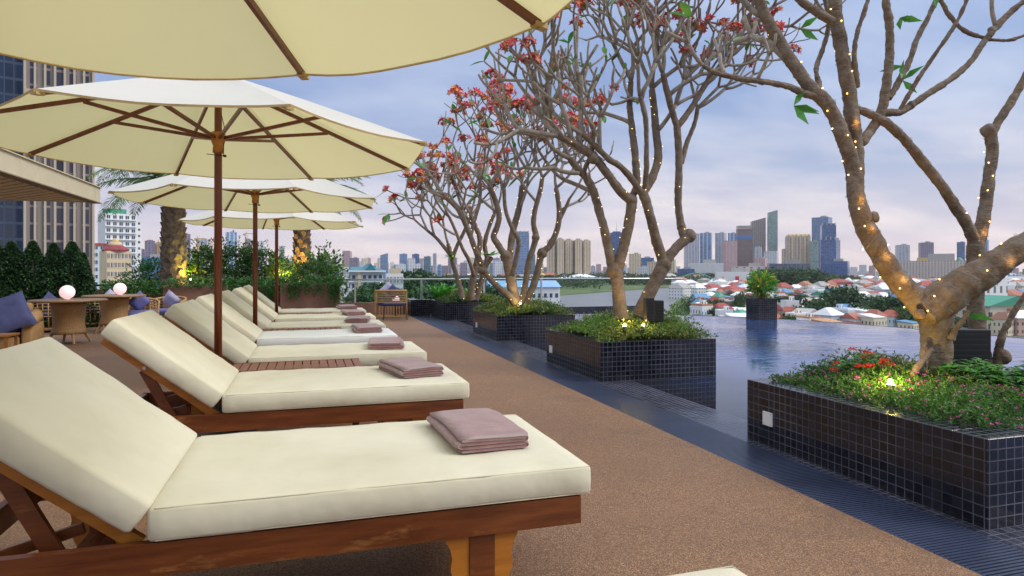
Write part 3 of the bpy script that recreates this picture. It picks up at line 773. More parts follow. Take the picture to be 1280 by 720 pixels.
# ================================================================== leaves helpers
def leaf_quad(mb, p, d, n_, L, Wd, mi, bend=.25):
    """one pointed leaf of 2 quads: base, two sides, tip"""
    d = d.normalized(); s = d.cross(n_)
    if s.length < 1e-4: s = d.orthogonal()
    s.normalize(); n2 = s.cross(d)
    a = p; b = p+d*L*.45+s*Wd/2-n2*L*bend*.1; c = p+d*L-n2*L*bend; e = p+d*L*.45-s*Wd/2-n2*L*bend*.1; m_ = p+d*L*.5+n2*Wd*.12-n2*L*bend*.12
    o = len(mb.v); mb.v += [tuple(a), tuple(b), tuple(c), tuple(e), tuple(m_)]
    mb.f += [(o, o+1, o+4), (o+1, o+2, o+4), (o+2, o+3, o+4), (o+3, o, o+4)]; mb.m += [mi]*4
def rdir(rn, zmin=-1):
    while True:
        v = Vector((rn.uniform(-1,1), rn.uniform(-1,1), rn.uniform(-1,1)))
        if .05 < v.length < 1 and v.normalized().z >= zmin: return v.normalized()
def bush(mb, c, rad, n, leaf=(.05,.02), mats=(0,1), seed=0, shell=.55, lump=.35, zmin=-.3, up=.5):
    """leaves on short sprigs spread through a lumpy ellipsoid"""
    rn = random.Random(seed); c = Vector(c); rad = Vector(rad)
    k = 0
    while k < n:
        d = rdir(rn, zmin)
        lum = 1+lump*noise.noise(d*2.3+Vector((seed, 0, 0)))*1.6+lump*.5*noise.noise(d*6+Vector((0, seed, 0)))
        t = shell+(1-shell)*rn.random()**.7
        p = c+Vector((d.x*rad.x, d.y*rad.y, d.z*rad.z))*lum*t
        if noise.noise(p*(1.6/max(rad))+Vector((seed*2, 1, 1))) < -.30: k += .3; continue
        g = (d+rdir(rn)*.7+Vector((0,0,up))).normalized()
        mi = mats[int(min(.999, max(0, .5+.9*noise.noise(p*3/max(rad)+Vector((9, seed, 0)))+rn.uniform(-.35, .35)))*len(mats))]
        for q in range(3):
            dd = (g+rdir(rn)*.8).normalized()
            leaf_quad(mb, p+g*leaf[0]*.5*q, dd, rdir(rn), leaf[0]*rn.uniform(.7, 1.25), leaf[1]*rn.uniform(.8, 1.2), mi)
        k += 3

# ground cover mounds in the planters: sprigs arching out of the soil
def mound(name, x0, y0, x1, y1, z, hgt, nspr, leaf, mats, seed, label, over=.10, rag=.3, flowers=None, nfl=0, cat='plants', rim=True, stem=.16):
    rn = random.Random(seed); mb = MB(); fl = MB()
    for i in range(nspr):
        u = rn.random(); v = rn.random(); x = x0+(x1-x0)*u; y = y0+(y1-y0)*v
        eu, ev = 2*u-1, 2*v-1
        prof = max(0, 1-(eu*eu+ev*ev)*.62)**.5 if hgt > .27 else max(0, 1-max(abs(eu), abs(ev))**4)**.5
        lump = .75+.55*noise.noise(Vector((x*2.1, y*2.1, seed)))
        hh = hgt*(.30+.70*prof)*lump*rn.uniform(.55, 1.08)
        out_ = Vector((eu*abs(eu)**2, ev*abs(ev)**2, 0))
        d = (out_*.9+rdir(rn)*rag+Vector((0,0,.75))).normalized()
        base = Vector((x, y, z)); n_ = 5
        mi = int(min(.999, max(0, .5+.8*noise.noise(Vector((x*1.7, y*1.7, 3+seed)))+rn.uniform(-.3, .3)))*len(mats))
        p = base+Vector((0,0,hh*.35)); st = hh*.65
        tip = None
        for k in range(n_):
            t = k/(n_-1); q = p+d*st*t+out_*over*t*t
            for w in range(2):
                dd = (d*.6+rdir(rn)*.9).normalized(); leaf_quad(mb, q, dd, rdir(rn), leaf[0]*rn.uniform(.7,1.2), leaf[1]*rn.uniform(.8,1.2), mi)
            tip = q
        if flowers and rn.random() < nfl:
            for w in range(4): leaf_quad(fl, tip+Vector((0,0,.004)), rdir(rn, .1), Vector((0,0,1)), .016, .014, 0, 0)
    o = mb.build(name, [M[m_] for m_ in mats]); tag(o, label, cat, kind='stuff')
    if flowers:
        f_ = fl.build('tiny_flowers', M[flowers]); f_.parent = o
    return o
mound('ground_cover', 3.06, 2.30, 3.95, 3.72, ZP-.02, .17, 2300, (.030,.009), ('leaf_a','leaf_c','leaf_b','leaf_o'), 11, 'fine leaved trailing shrub with tiny pink flowers along the edge of the nearest planter', .07, .35, 'flower_pink', .12)
mound('ground_cover', 3.95, 2.30, 4.95, 2.75, ZP-.02, .15, 1100, (.030,.009), ('leaf_a','leaf_c','leaf_b','leaf_o'), 13, 'fine leaved shrub with tiny pink flowers at the right end of the nearest planter', .06, .35, 'flower_pink', .20)
mound('ground_cover', 3.35, 3.15, 3.95, 3.80, ZP-.02, .25, 700, (.034,.010), ('leaf_a','leaf_c','leaf_o'), 17, 'taller wispy shrub at the back left corner of the nearest planter', .06, .5, 'flower_pink', .08)
mound('ground_cover', 3.06, 6.30, 4.12, 7.62, ZP-.02, .33, 3600, (.036,.012), ('leaf_a','leaf_o','leaf_c','leaf_o','leaf_b'), 21, 'olive green shrub mass filling the second planter', .16, .4)
mound('ground_cover', 3.10, 10.28, 4.14, 11.64, ZP-.02, .31, 2200, (.045,.016), ('leaf_a','leaf_o','leaf_c'), 22, 'olive green shrub mass filling the third planter', .16, .4)
mound('ground_cover', 3.12, 14.82, 4.26, 15.7, ZP-.02, .28, 1200, (.055,.02), ('leaf_a','leaf_o','leaf_c'), 23, 'low olive green shrub mass in the farthest planter', .12, .4)
# broad leaved ixora clumps
def ixora(c, r, n, seed, label, fl=0, leaf=(.062,.024), flc='flower_red', mats=('ixora','leaf_b','leaf_c')):
    rn = random.Random(seed); root = empty('flowering_shrub', c, label, 'shrub')
    mb = MB(); k = 0
    while k < n:
        d = rdir(rn, 0.0); lum = .8+.35*noise.noise(d*2.5+Vector((seed,0,0)))
        p = Vector((d.x*r[0], d.y*r[1], d.z*r[2]))*lum*(.6+.4*rn.random())
        for w in range(5):
            a = rn.uniform(0, 2*pi); dd = Vector((cos(a), sin(a), rn.uniform(.15, .8)))
            leaf_quad(mb, p, dd, Vector((0,0,1)), leaf[0]*rn.uniform(.7,1.15), leaf[1]*rn.uniform(.8,1.15), rn.randrange(len(mats)), .35)
        k += 5
    mb.build('foliage', [M[m_] for m_ in mats], root)
    for i in range(fl):
        d = rdir(rn, .25); p = Vector((d.x*r[0], d.y*r[1], d.z*r[2]))*rn.uniform(.85, 1.05)
        fb = MB()
        for w in range(42):
            e = rdir(rn, -.1); q = p+e*.026*rn.uniform(.5, 1)+Vector((0,0,.01)); a = rn.uniform(0, 2*pi)
            leaf_quad(fb, q, Vector((cos(a), sin(a), .3)), e, .015, .009, rn.randrange(2), 0)
        fb.build('flower_head', [M[flc], M['petal_red'] if flc == 'flower_red' else M['petal_orange']], root)
    return root
ixora((3.93, 3.02, ZP), (.36, .26, .24), 2200, 31, 'bright green broad leaved shrub right of the big trunk in the nearest planter')
ixora((4.25, 2.86, ZP), (.26, .24, .22), 1400, 32, 'bright green broad leaved shrub at the right end of the nearest planter')
ixora((3.50, 3.40, ZP), (.22, .20, .22), 800, 33, 'shrub with red flower heads left of the big trunk, lit by the ground spotlight', 16)
ixora((3.62, 6.95, ZP+.04), (.36, .32, .19), 900, 34, 'bright green shrub with a few orange flowers at the foot of the second tree', 3, flc='petal_orange', mats=('ixora','yel','leaf_b'))
ixora((3.55, 15.95, ZP), (.52, .26, .26), 500, 36, 'red and orange croton in the farthest planter', 12, (.09,.03), mats=('petal_orange','leaf_a','leaf_b'))
def strap_plant(c, n, L, label, seed, w=.05, cat='plant', mats=('leaf_big','ixora')):
    rn = random.Random(seed); mb = MB()
    for i in range(n):
        a = rn.uniform(0, 2*pi); sp_ = rn.uniform(.15, .9); l = L*rn.uniform(.6, 1.1); p = Vector((rn.uniform(-.12,.12), rn.uniform(-.1,.1), 0)); d = Vector((cos(a)*sp_, sin(a)*sp_, 1)).normalized(); s = d.cross(Vector((0,0,1))).normalized()
        mi = rn.randrange(len(mats)); prev = None
        for k in range(6):
            t = k/5; ww = w*(.35+1.3*t-1.6*t**3)/2 if t < 1 else .001
            q = p+d*l*t+Vector((cos(a), sin(a), 0))*l*.3*t*t-Vector((0,0,1))*l*.25*t**3
            cur = (tuple(q+s*ww), tuple(q-s*ww))
            o = len(mb.v); mb.v += list(cur)
            if prev is not None: mb.f.append((prev, prev+1, o+1, o)); mb.m.append(mi)
            prev = o
    o = mb.build('leafy_plant', [M[x] for x in mats], None, False, c); tag(o, label, cat); return o
strap_plant((3.10, 15.9, ZP), 70, .60, 'clump of upright strap leaved plants at the left end of the farthest planter', 41, .06)
strap_plant((3.40, 16.1, ZP), 40, .55, 'second clump of strap leaved plants behind the croton in the farthest planter', 42, .06)
strap_plant((3.95, 16.05, ZP), 60, .45, 'strap leaved plants right of the croton in the farthest planter', 43, .06)

# small planter standing at the pool edge
r = empty('pool_planter', (10.15, 12.85, 0), 'small black tiled planter box standing alone at the far edge of the pool', 'planter', rz=R(-4))
h = .245
MB().b2((-h,-h,-.2), (h,-h+.05,.49)).b2((-h,h-.05,-.2), (h,h,.49)).b2((-h,-h+.05,-.2), (-h+.05,h-.05,.49)).b2((h-.05,-h+.05,-.2), (h,h-.05,.49)).build('tiled_wall', M['tile'], r)
MB().b2((-h+.05,-h+.05,.3), (h-.05,h-.05,.46)).build('soil', M['soil'], r)
pr = empty('potted_shrub', (10.15, 12.85, .46), 'yellow green leafy shrub growing in the small planter at the pool edge', 'shrub')
mb = MB(); bush(mb, (0,0,.36), (.28,.28,.22), 1100, (.10,.04), (0,1,2), 5, .2, .3, -1); 
mb.build('foliage', [M['leaf_b'], M['ixora'], M['yel']], pr)
mb = MB()
for k in range(16):
    a = RND.uniform(0, 6.28); mb.tube([(RND.uniform(-.1,.1), RND.uniform(-.1,.1), 0), (cos(a)*.1, sin(a)*.1, .25), (cos(a)*.18, sin(a)*.18, .45)], .008, 4)
mb.build('stems', M['dryleaf'], pr)
# ================================================================== frangipani trees
def curve(pts, sub=4):
    """Catmull-Rom through (Vector, radius)"""
    P_, Rr = [], []
    for i in range(len(pts)-1):
        a = pts[max(i-1, 0)]; b = pts[i]; c = pts[i+1]; d = pts[min(i+2, len(pts)-1)]
        for k in range(sub):
            t = k/sub
            P_.append(.5*((2*b[0])+(-a[0]+c[0])*t+(2*a[0]-5*b[0]+4*c[0]-d[0])*t*t+(-a[0]+3*b[0]-3*c[0]+d[0])*t**3)); Rr.append(b[1]+(c[1]-b[1])*t)
    P_.append(pts[-1][0]); Rr.append(pts[-1][1]); return P_, Rr
def limb(mb, pts, D, rn, n=9, knob=.06, dz=0.0):
    """pts: (u, v, radius px[, depth offset])"""
    q = []
    for i, p in enumerate(pts):
        dd = p[3] if len(p) > 3 else 0
        q.append((W(p[0], p[1], D+dd), p[2]*(D+dd)/F))
    P_, Rr = curve(q, 5)
    Rr = [r*(1+knob*rn.uniform(-1, 1)) for r in Rr]
    P_ = [p+rdir(rn)*r*.05 for p, r in zip(P_, Rr)]
    mb.tube(P_, Rr, n); return P_, Rr
def UU(p): D = p.x*SN+p.y*CS; return 640+F*(p.x*CS-p.y*SN)/D
def perp(d, rn):
    v = rdir(rn); v = v-d*v.dot(d)
    return v.normalized() if v.length > .1 else d.orthogonal().normalized()
def grow(mb, tips, p, d, r, L, lev, rn, P_):
    n = 4; pts = [p]; rad = [r]
    q = p.copy(); dd = d.copy()
    bend = perp(dd, rn)*rn.uniform(0, .22)
    for i in range(n):
        dd = (dd+bend+Vector((0,0,P_.get('up', .16)))*(.5+.5*i/n)+rdir(rn)*.10).normalized()
        q = q+dd*L/n; pts.append(q.copy()); rad.append(r*(1-.16*(i+1)/n))
    rad[-1] *= 1.12
    mb.tube(pts, rad, 6 if r > .014 else 5)
    if lev <= 0: tips.append((q, dd, rad[-1])); return
    if P_.get('inside') and not P_['inside'](q): tips.append((q, dd, rad[-1])); return
    k = 3 if rn.random() < P_.get('p3', .32) else 2
    az = rn.uniform(0, 2*pi); b1 = perp(dd, rn); b2 = dd.cross(b1)
    for j in range(k):
        a = az+2*pi*j/k+rn.uniform(-.3, .3); sp_ = R(rn.uniform(24, 46))
        nd_ = (dd*cos(sp_)+(b1*cos(a)+b2*sin(a))*sin(sp_)).normalized()
        if rn.random() < .06: tips.append((q, dd, rad[-1])); continue
        grow(mb, tips, q-nd_*r*.2, nd_, r*P_.get('rk', .80)*rn.uniform(.92, 1.05), L*rn.uniform(.66, 1.02), lev-1-(1 if rn.random() < .14 else 0), rn, P_)
def flower_mesh(seed, s=1.0):
    rn = random.Random(seed); mb = MB()
    ax = Vector((0,0,1)); stems = []
    for k in range(17):
        d = (rdir(rn, .05)+Vector((0,0,.35))).normalized(); L = rn.uniform(.05, .085)*s; e = d*L
        mb.tube([(0,0,0), tuple(d*L*.5+Vector((0,0,.004))), tuple(e)], .0028*s, 4, False, 4); stems.append((e, d))
    for i, (e, d) in enumerate(stems):
        if i % 4 == 3:     # buds
            mb.tube([e, e+d*.012*s, e+d*.03*s], [.003*s, .006*s, .0015*s], 5, True, 0); continue
        b1 = d.orthogonal().normalized(); b2 = d.cross(b1); ph = rn.uniform(0, 6)
        op = rn.uniform(.5, 1.1)
        for j in range(5):
            a = ph+2*pi*j/5; o_ = (b1*cos(a)+b2*sin(a)); pd = (o_*op+d*.55).normalized()
            leaf_quad(mb, e, pd, d, .043*s, .027*s, [0, 1, 1, 2, 0][(i+j*0) % 5], .15)
            leaf_quad(mb, e+d*.002, pd, d, .025*s, .014*s, 3, .1)
    me = bpy.data.meshes.new('flower_cluster'); me.from_pydata(mb.v, [], mb.f)
    for m_ in ('petal_red', 'petal_pink', 'petal_orange', 'petal_yellow', 'bark2'): me.materials.append(M[m_])
    me.polygons.foreach_set('material_index', mb.m); me.update(); return me
FM = [flower_mesh(s, 1.15) for s in (1, 2, 3, 4, 5)]
def flora(root, tips, rn, nfl, nleaf, fs=1.0, ls=.16):
    ts = tips[:]; rn.shuffle(ts)
    ts.sort(key=lambda t: -t[0].z+rn.uniform(0, 4.5))
    for (p, d, r_) in ts[:nfl]:
        o = bpy.data.objects.new('flower_cluster', rn.choice(FM)); COL.objects.link(o); o.parent = root
        o.location = p-root.location; o.rotation_euler = (Vector((d.x, d.y, d.z+.4))).to_track_quat('Z', 'Y').to_euler(); o.scale = (fs*rn.uniform(.75, 1.2),)*3
    mb = MB()
    for (p, d, r_) in rn.sample(tips, min(nleaf, len(tips))):
        for w in range(rn.choice((1, 1, 2, 3))):
            dd = (d+rdir(rn)*1.1).normalized(); L = ls*rn.uniform(.6, 1.15); b1 = dd.cross(Vector((0,0,1)));
            if b1.length < .1: b1 = Vector((1,0,0))
            b1.normalize(); q0 = p-root.location; prev = None; mi = rn.randrange(2)
            for k in range(6):
                t = k/5; w_ = L*.17*sin(pi*min(1, t*.93+.06))**.8; q = q0+dd*L*t-Vector((0,0,1))*L*.25*t*t
                o = len(mb.v); mb.v += [tuple(q+b1*w_), tuple(q), tuple(q-b1*w_)]
                mb.v[o+1] = tuple(q-Vector((0,0,1))*w_*.25)
                if prev is not None: mb.f += [(prev, prev+1, o+1, o), (prev+1, prev+2, o+2, o+1)]; mb.m += [mi, mi]
                prev = o
    mb.build('leaves', [M['leaf_big'], M['leaf_b']], root, True)
def wrap(mb, P_, Rr, pitch, rn, gap=.004, wr=.0016):
    """helix of wire round a limb; returns points for bulbs"""
    out = []; ph = rn.uniform(0, 6.28); pts = []
    for i in range(len(P_)-1):
        a, b = P_[i], P_[i+1]; t = b-a; L = t.length
        if L < 1e-5: continue
        t.normalize(); x = t.orthogonal().normalized(); x = (Vector((1, .2, 0))-t*t.dot(Vector((1, .2, 0)))).normalized(); y = t.cross(x)
        ns = max(2, int(L/pitch*8)); r_ = (Rr[i]+Rr[i+1])/2+gap
        for k in range(ns):
            ph += 2*pi*L/ns/pitch
            pts.append(a+t*L*k/ns+(x*cos(ph)+y*sin(ph))*r_+t*.004*sin(ph*.37))
    if len(pts) > 2: mb.tube(pts, wr, 3, False)
    return pts
def string_light(lab, wraps, loc, nb, rn, br=.0065, wr=.0016):
    root = empty('string_light', loc, lab, 'string lights', 'warm white fairy lights wound round the trees')
    mb = MB(); allp = []
    for P_, Rr, pitch in wraps: allp += wrap(mb, P_, Rr, pitch, rn, .004, wr)
    mb.v = [tuple(Vector(p)-Vector(loc)) for p in mb.v]
    mb.build('wire', M['wire'], root)
    bm_ = bpy.data.meshes.new('bulb'); t = MB().lathe([(.0012, -1*br), (br*.8, -.5*br), (br, 0), (br*.8, .5*br), (.0012, br)], n=6); bm_.from_pydata(t.v, [], t.f); bm_.materials.append(M['bulb'])
    step = max(1, len(allp)//nb)
    for i in range(0, len(allp), step):
        if i//step >= nb: break
        p = allp[min(len(allp)-1, max(0, i+rn.randrange(-step//3, step//3+1)))]
        o = bpy.data.objects.new('bulb', bm_); COL.objects.link(o); o.parent = root; o.location = Vector(p)-Vector(loc)
    return root
def frangipani(lab, base, D, limbs, shoots, seed, nfl, nleaf, nb, slab, P_=None, fs=1.0, knobs=(), wrapidx=None, pitch=.05, mat='bark', ls=.16, rs=1.0):
    rn = random.Random(seed); P_ = P_ or {}
    root = empty('frangipani_tree', base, lab, 'tree', 'frangipani trees in the planters')
    tr = MB(); got = []
    for li_, l in enumerate(limbs): got.append(limb(tr, [(p[0], p[1], p[2]*(rs.get(li_, rs['*']) if isinstance(rs, dict) else rs))+tuple(p[3:]) for p in l], D, rn))
    for (u, v, r, dd) in knobs:
        c = W(u, v, D+dd); k = len(tr.v); tr.lathe([(.2*r, -r), (.8*r, -.7*r), (1.02*r, -.1*r), (.85*r, .55*r), (.35*r, .9*r)], c, 9)
        for i in range(k, len(tr.v)): p = Vector(tr.v[i])-c; tr.v[i] = tuple(c+p*(1+.35*noise.noise(p*(1.5/r))))
    B = Vector(base); tr.v = [tuple(Vector(p)-B) for p in tr.v]
    tk = tr.build('trunk', M[mat], root, True)
    if D < 9: 
        sub = tk.modifiers.new('s', 'SUBSURF'); sub.levels = 1; sub.render_levels = 2 if D < 5 else 1
        tx = bpy.data.textures.new('barkn', 'CLOUDS'); tx.noise_scale = .05
        dp = tk.modifiers.new('d', 'DISPLACE'); dp.texture = tx; dp.strength = .014; dp.mid_level = .5
        if D < 5:
            t2_ = bpy.data.textures.new('barkfine', 'CLOUDS'); t2_.noise_scale = .014; d2 = tk.modifiers.new('d2', 'DISPLACE'); d2.texture = t2_; d2.strength = .007; d2.mid_level = .5
    tips = []
    for s in shoots:   # (limb index, fraction 0..1, [direction u, v, depth], L, lev)
        li, fr, du, dv, dw, L, lev = s[:7]; rs = s[7] if len(s) > 7 else .8
        Pp, Rr = got[li]; i = min(len(Pp)-1, int(fr*(len(Pp)-1)+.5))
        d = (W(640+du, HV+dv, F)-W(640, HV, F)); d = (d/100+Vector((SN, CS, 0))*dw).normalized()
        r0 = min(Rr[i]*rs, P_.get('rmax', 9))
        br = MB(); grow(br, tips, Pp[i], d, r0, L, lev, rn, P_)
        br.v = [tuple(Vector(p)-B) for p in br.v]; br.build('branch', M['bark2'], root, True)
    flora(root, tips, rn, nfl, nleaf, fs, ls)
    wi = wrapidx if wrapidx is not None else range(len(got))
    if nb: string_light(slab, [(got[i][0], got[i][1], pitch) for i in wi], base, nb, rn, .0045 if D < 5 else .0038 if D < 9 else .0048, .0015 if D < 5 else .0008)
    return root, got, tips

# --- tree 1: the big one at the right, planter 1
D1 = 4.15
l1 = [
 [(1172,492,27),(1172,470,24),(1170,445,22),(1171,420,22),(1168,395,24),(1158,375,25)],
 [(1160,392,24),(1143,372,22),(1122,350,20),(1104,325,19),(1090,300,18),(1078,275,17),(1070,245,16),(1069,215,15)],
 [(1069,222,14),(1062,195,13.5),(1053,170,13),(1043,145,12.5),(1030,125,12),(1012,108,12),(995,85,11.5),(980,62,11),(965,35,10.5),(952,10,10),(945,-25,9.5)],
 [(1070,225,14,.02),(1070,190,13.5,.05),(1066,155,13,.06),(1062,120,13,.06),(1056,85,12.5,.05),(1050,50,12,.05),(1045,20,12,.05),(1042,-20,11,.05)],
 [(1030,122,6),(1005,117,5.5,-.02),(985,108,5,-.05),(960,103,4.6,-.08),(925,98,4.2,-.1),(897,92,3.8,-.12),(878,82,3.5,-.12)],
 [(1150,392,20,-.03),(1180,372,24,-.05),(1205,356,22,-.08),(1235,338,19,-.1),(1262,318,17.5,-.12),(1300,296,16,-.14),(1350,265,14,-.16),(1385,225,12,-.2),(1410,180,10,-.22)],
 [(1042,28,8),(1020,15,8),(998,-2,7.5),(985,-20,7)],
 # second trunk
 [(1232,492,17,.35),(1228,455,14,.35),(1222,410,12.5,.35),(1219,370,12,.35),(1218,330,12,.35),(1220,300,12,.35)],
 [(1220,308,12,.35),(1208,280,10,.32),(1192,255,9.5,.28),(1174,228,9.2,.22),(1153,202,9,.18),(1134,178,8.6,.14),(1112,157,8,.1),(1086,142,7,.08),(1068,134,6,.06)],
 [(1221,305,11,.35),(1228,280,9.6,.36),(1233,250,9,.38),(1236,222,8.6,.4),(1240,190,8.4,.42),(1238,165,8.8,.42)],
 [(1238,170,8,.42),(1248,152,7.5,.44),(1262,130,7,.46),(1275,108,6.5,.48),(1292,75,6,.5)],
 [(1076,180,9,.05),(1090,160,9,.1),(1102,138,8.6,.12),(1108,105,8.2,.14),(1112,70,7.8,.15),(1112,35,7.2,.16),(1108,5,7,.16),(1104,-20,6,.16)],
 [(1104,140,7,.12),(1125,140,6.5,.15),(1142,130,6.3,.18),(1165,114,6,.2),(1190,98,5.8,.22),(1212,78,5.6,.24),(1228,55,5.4,.26),(1242,38,6,.28),(1258,20,5.5,.3),(1282,0,5,.3)],
 [(1110,125,6,.13),(1122,105,5.6,.16),(1136,78,5.3,.2),(1146,50,5,.22),(1157,28,4.6,.24),(1172,-5,4.2,.26)],
 [(1124,140,4.6,.15),(1136,118,4.2,.12),(1148,98,4,.1),(1166,72,3.8,.08),(1185,45,3.6,.06),(1200,20,3.4,.05),(1212,-10,3.2,.05)],
 [(1072,110,5,.05),(1068,70,4.6,.02),(1072,40,4.4,0),(1082,10,4.2,0),(1088,-15,4,0)],
 [(1244,480,8,.3),(1248,445,8,.3),(1252,420,6,.3),(1262,400,5,.3),(1275,378,4.6,.3),(1295,350,4.2,.3)],
 [(1188,425,7,-.1),(1196,410,5,-.12),(1206,398,4.5,-.14),(1210,388,4,-.15)],
 [(1140,470,6,-.2),(1152,452,5.5,-.16),(1166,436,5,-.1)],
 [(1160,500,7,-.1),(1156,470,6,-.12),(1154,440,5,-.1),(1156,428,4,-.08)],
 [(1172,-8,4,.3),(1186,18,3.8,.3),(1205,38,3.6,.3),(1232,48,3.4,.3),(1262,50,3.2,.3),(1290,40,3,.3)],
 [(1205,0,3.6,.5),(1212,-20,3.6,.5)],
 [(1026,112,5,0),(1020,88,4.5,.05),(1028,62,4,.1),(1036,30,4,.15),(1030,-5,3.6,.2)],
]
kn1 = [(1093,271,.036,-.02), (1150,392,.034,-.10), (1235,163,.052,.42), (1060,118,.03,.05), (1240,38,.03,.28), (1254,445,.055,.3), (1139,131,.03,.17)]
sh1 = [(4,1.0,-60,-45,-.1,.16,1,1.0),(4,.75,-40,-80,.2,.18,1,.8),(4,.55,20,-90,-.2,.16,1,.7),(2,.62,-80,-60,0,.22,2,.6),(2,.85,-90,-20,.3,.24,2,.6),(6,.7,-70,-70,-.2,.22,2,.7),(10,1,60,-80,0,.3,1,.9),(12,.8,-20,-90,.1,.2,1,.7),
       (22,.8,-60,-80,0,.2,2,.8),(5,1,30,-80,.1,.34,3,.9),(5,1,80,-50,-.2,.34,3,.9),(2,1,-40,-90,0,.32,3,.9),(3,1,10,-90,.3,.32,3,.9),(11,1,-20,-90,.2,.30,3,.9),(12,1,70,-70,.1,.28,2,.9),(13,1,20,-90,.3,.26,2,.9),(10,1,70,-80,.2,.3,2,.9),(16,1,60,-80,.1,.24,2,.9)]
T1, g1, _ = frangipani('biggest frangipani tree with thick bare limbs wound with fairy lights, in the nearest planter', W(1172,495,D1)-Vector((0,0,.0)), D1, l1, sh1, 3, 16, 14, 85,
    'string of fairy lights wound round the limbs of the biggest tree at the right', {'up': .18, 'rk': .84}, fs=.62, knobs=kn1, wrapidx=(1,2,3,5,9,8), pitch=.11, ls=.15, rs={'*': .72, 0: .86, 5: 1.02, 7: .86, 9: .85, 4: .85})

# a few of the fairy lights give a visible golden glow on the bark
for (li, fr) in ((1,.12),(1,.30),(1,.48),(1,.66),(1,.85),(3,.3),(9,.15),(5,.45)):
    Pp, Rr = g1[li]; i = int(fr*(len(Pp)-1)); q = Pp[i]-Vector((SN, CS, 0))*(Rr[i]+.02); o = point(q, .10, (1,.55,.12), .008); o.name = 'fairy_glow'
# --- tree 2: planter 2
D2 = 7.35
l2 = [
 [(777,400,13),(775,385,11.5),(773,362,10.5),(770,340,11),(767,328,11)],
 [(766,334,9),(760,308,7.5),(754,282,7),(745,250,6.6),(737,228,6.4),(724,213,6),(712,198,5.5)],
 [(771,336,10.5),(779,310,9),(785,285,8.6),(789,262,8.4),(789,246,8)],
 [(789,250,7.5),(776,240,7.5,-.1),(764,224,7,-.2),(752,208,7,-.25),(742,196,6.8,-.3),(726,184,6.5,-.35),(712,176,6,-.4),(697,170,5.4,-.45)],
 [(789,248,6,.05),(796,232,6,.1),(795,210,6,.15),(793,185,5.8,.2),(790,160,5.6,.25),(787,130,5,.3),(789,100,4.6,.3)],
 [(797,396,11,.1),(803,383,11,.1),(816,358,11,.1),(828,335,11.5,.1),(832,325,11,.1)],
 [(829,326,9,.1),(820,300,8.4,.05),(814,275,8,0),(807,250,7.8,0),(801,238,7.5,0)],
 [(802,242,6,0),(790,224,5.6,-.1),(775,208,5.2,-.2),(760,198,5,-.3),(744,182,4.8,-.35),(728,168,4.5,-.4)],
 [(803,242,7,.05),(812,228,7,.1),(820,210,6.8,.15),(823,190,6.6,.2),(820,165,6.4,.2),(818,140,6,.2),(815,110,5.4,.2)],
 [(806,238,5,0),(808,210,4.4,-.1),(808,180,4,-.15),(807,150,4,-.2),(800,120,3.8,-.25)],
 [(832,326,9,.1),(845,310,8.5,.12),(858,298,8.5,.14),(863,293,7,.15)],
 [(855,298,7,.14),(851,280,6.4,.15),(848,258,6.2,.15),(848,235,6,.15),(849,205,6,.15),(848,180,6,.15),(846,156,6.2,.15)],
 [(846,158,5.6,.15),(840,138,5.2,.1),(834,115,5,.05),(828,90,4.6,0)],
 [(847,158,5.2,.15),(862,138,5,.2),(876,115,4.6,.25),(892,92,4.4,.3),(910,72,4.2,.3)],
 [(852,205,4,.2),(858,180,3.8,.3),(868,155,3.6,.35),(872,135,3.4,.4)],
 [(736,232,4.4,-.1),(730,215,3.8,-.2),(740,190,3.6,-.3),(742,160,3.4,-.4)],
]
kn2 = [(768,338,.10,0), (862,294,.085,.15), (830,330,.10,.1), (790,250,.075,0), (742,197,.07,-.3), (852,283,.06,.15)]
sh2 = [(1,1,-90,-30,-.2,.40,3),(1,1,-30,-90,.2,.40,4),(1,.8,-80,10,-.5,.38,3,.7),(3,1,-90,-20,-.2,.42,4),(3,1,-60,-60,.3,.42,3),(3,.7,-20,-90,-.4,.40,3,.7),(3,.85,0,-80,-.6,.4,3,.7),
  (4,1,-40,-80,0,.40,4),(4,1,50,-80,.3,.40,4),(4,.7,-60,-70,.6,.40,4,.7),(7,1,-90,-40,-.4,.40,3),(7,1,-20,-90,-.2,.40,3),(7,.7,-10,-90,-.5,.36,3,.7),
  (8,1,-50,-80,-.1,.40,4),(8,1,60,-70,.3,.42,4),(8,.65,60,-60,-.3,.38,3,.6),(9,1,-30,-80,-.5,.38,3),(9,1,40,-80,-.5,.38,3),
  (12,1,-50,-80,-.2,.40,4),(12,1,30,-90,.2,.40,4),(13,1,80,-50,.1,.44,4),(13,1,20,-90,.1,.42,4),(13,.6,90,-40,-.3,.38,3,.7),(13,.8,90,-60,.4,.40,4,.8),(12,.6,70,-80,-.3,.40,3,.8),(14,1,90,-40,.0,.40,4),(9,.7,30,-90,.5,.36,3,.9),(8,1,-10,-90,-.4,.42,4,.9),(14,1,60,-60,.4,.36,3),(14,1,-20,-80,.4,.34,3),(15,1,-60,-70,-.4,.36,3),
  (1,.55,-90,-40,.2,.36,3,.6),(15,.6,-80,-20,-.3,.34,3,.8)]
inside2 = lambda p: p.z < 5.0 and UU(p) > 610
T2, g2, t2 = frangipani('frangipani tree with a dense crown of twigs and red flowers, in the second planter', W(790,400,D2), D2, l2, sh2, 8, 98, 90, 80,
    'string of fairy lights on the two trunks of the tree in the second planter', {'up': .19, 'rk': .80, 'inside': inside2, 'rmax': .0265, 'p3': .22}, fs=1.0, knobs=kn2, wrapidx=(0,1,2,3,4,5,6,8,11), pitch=.10, rs=.82)

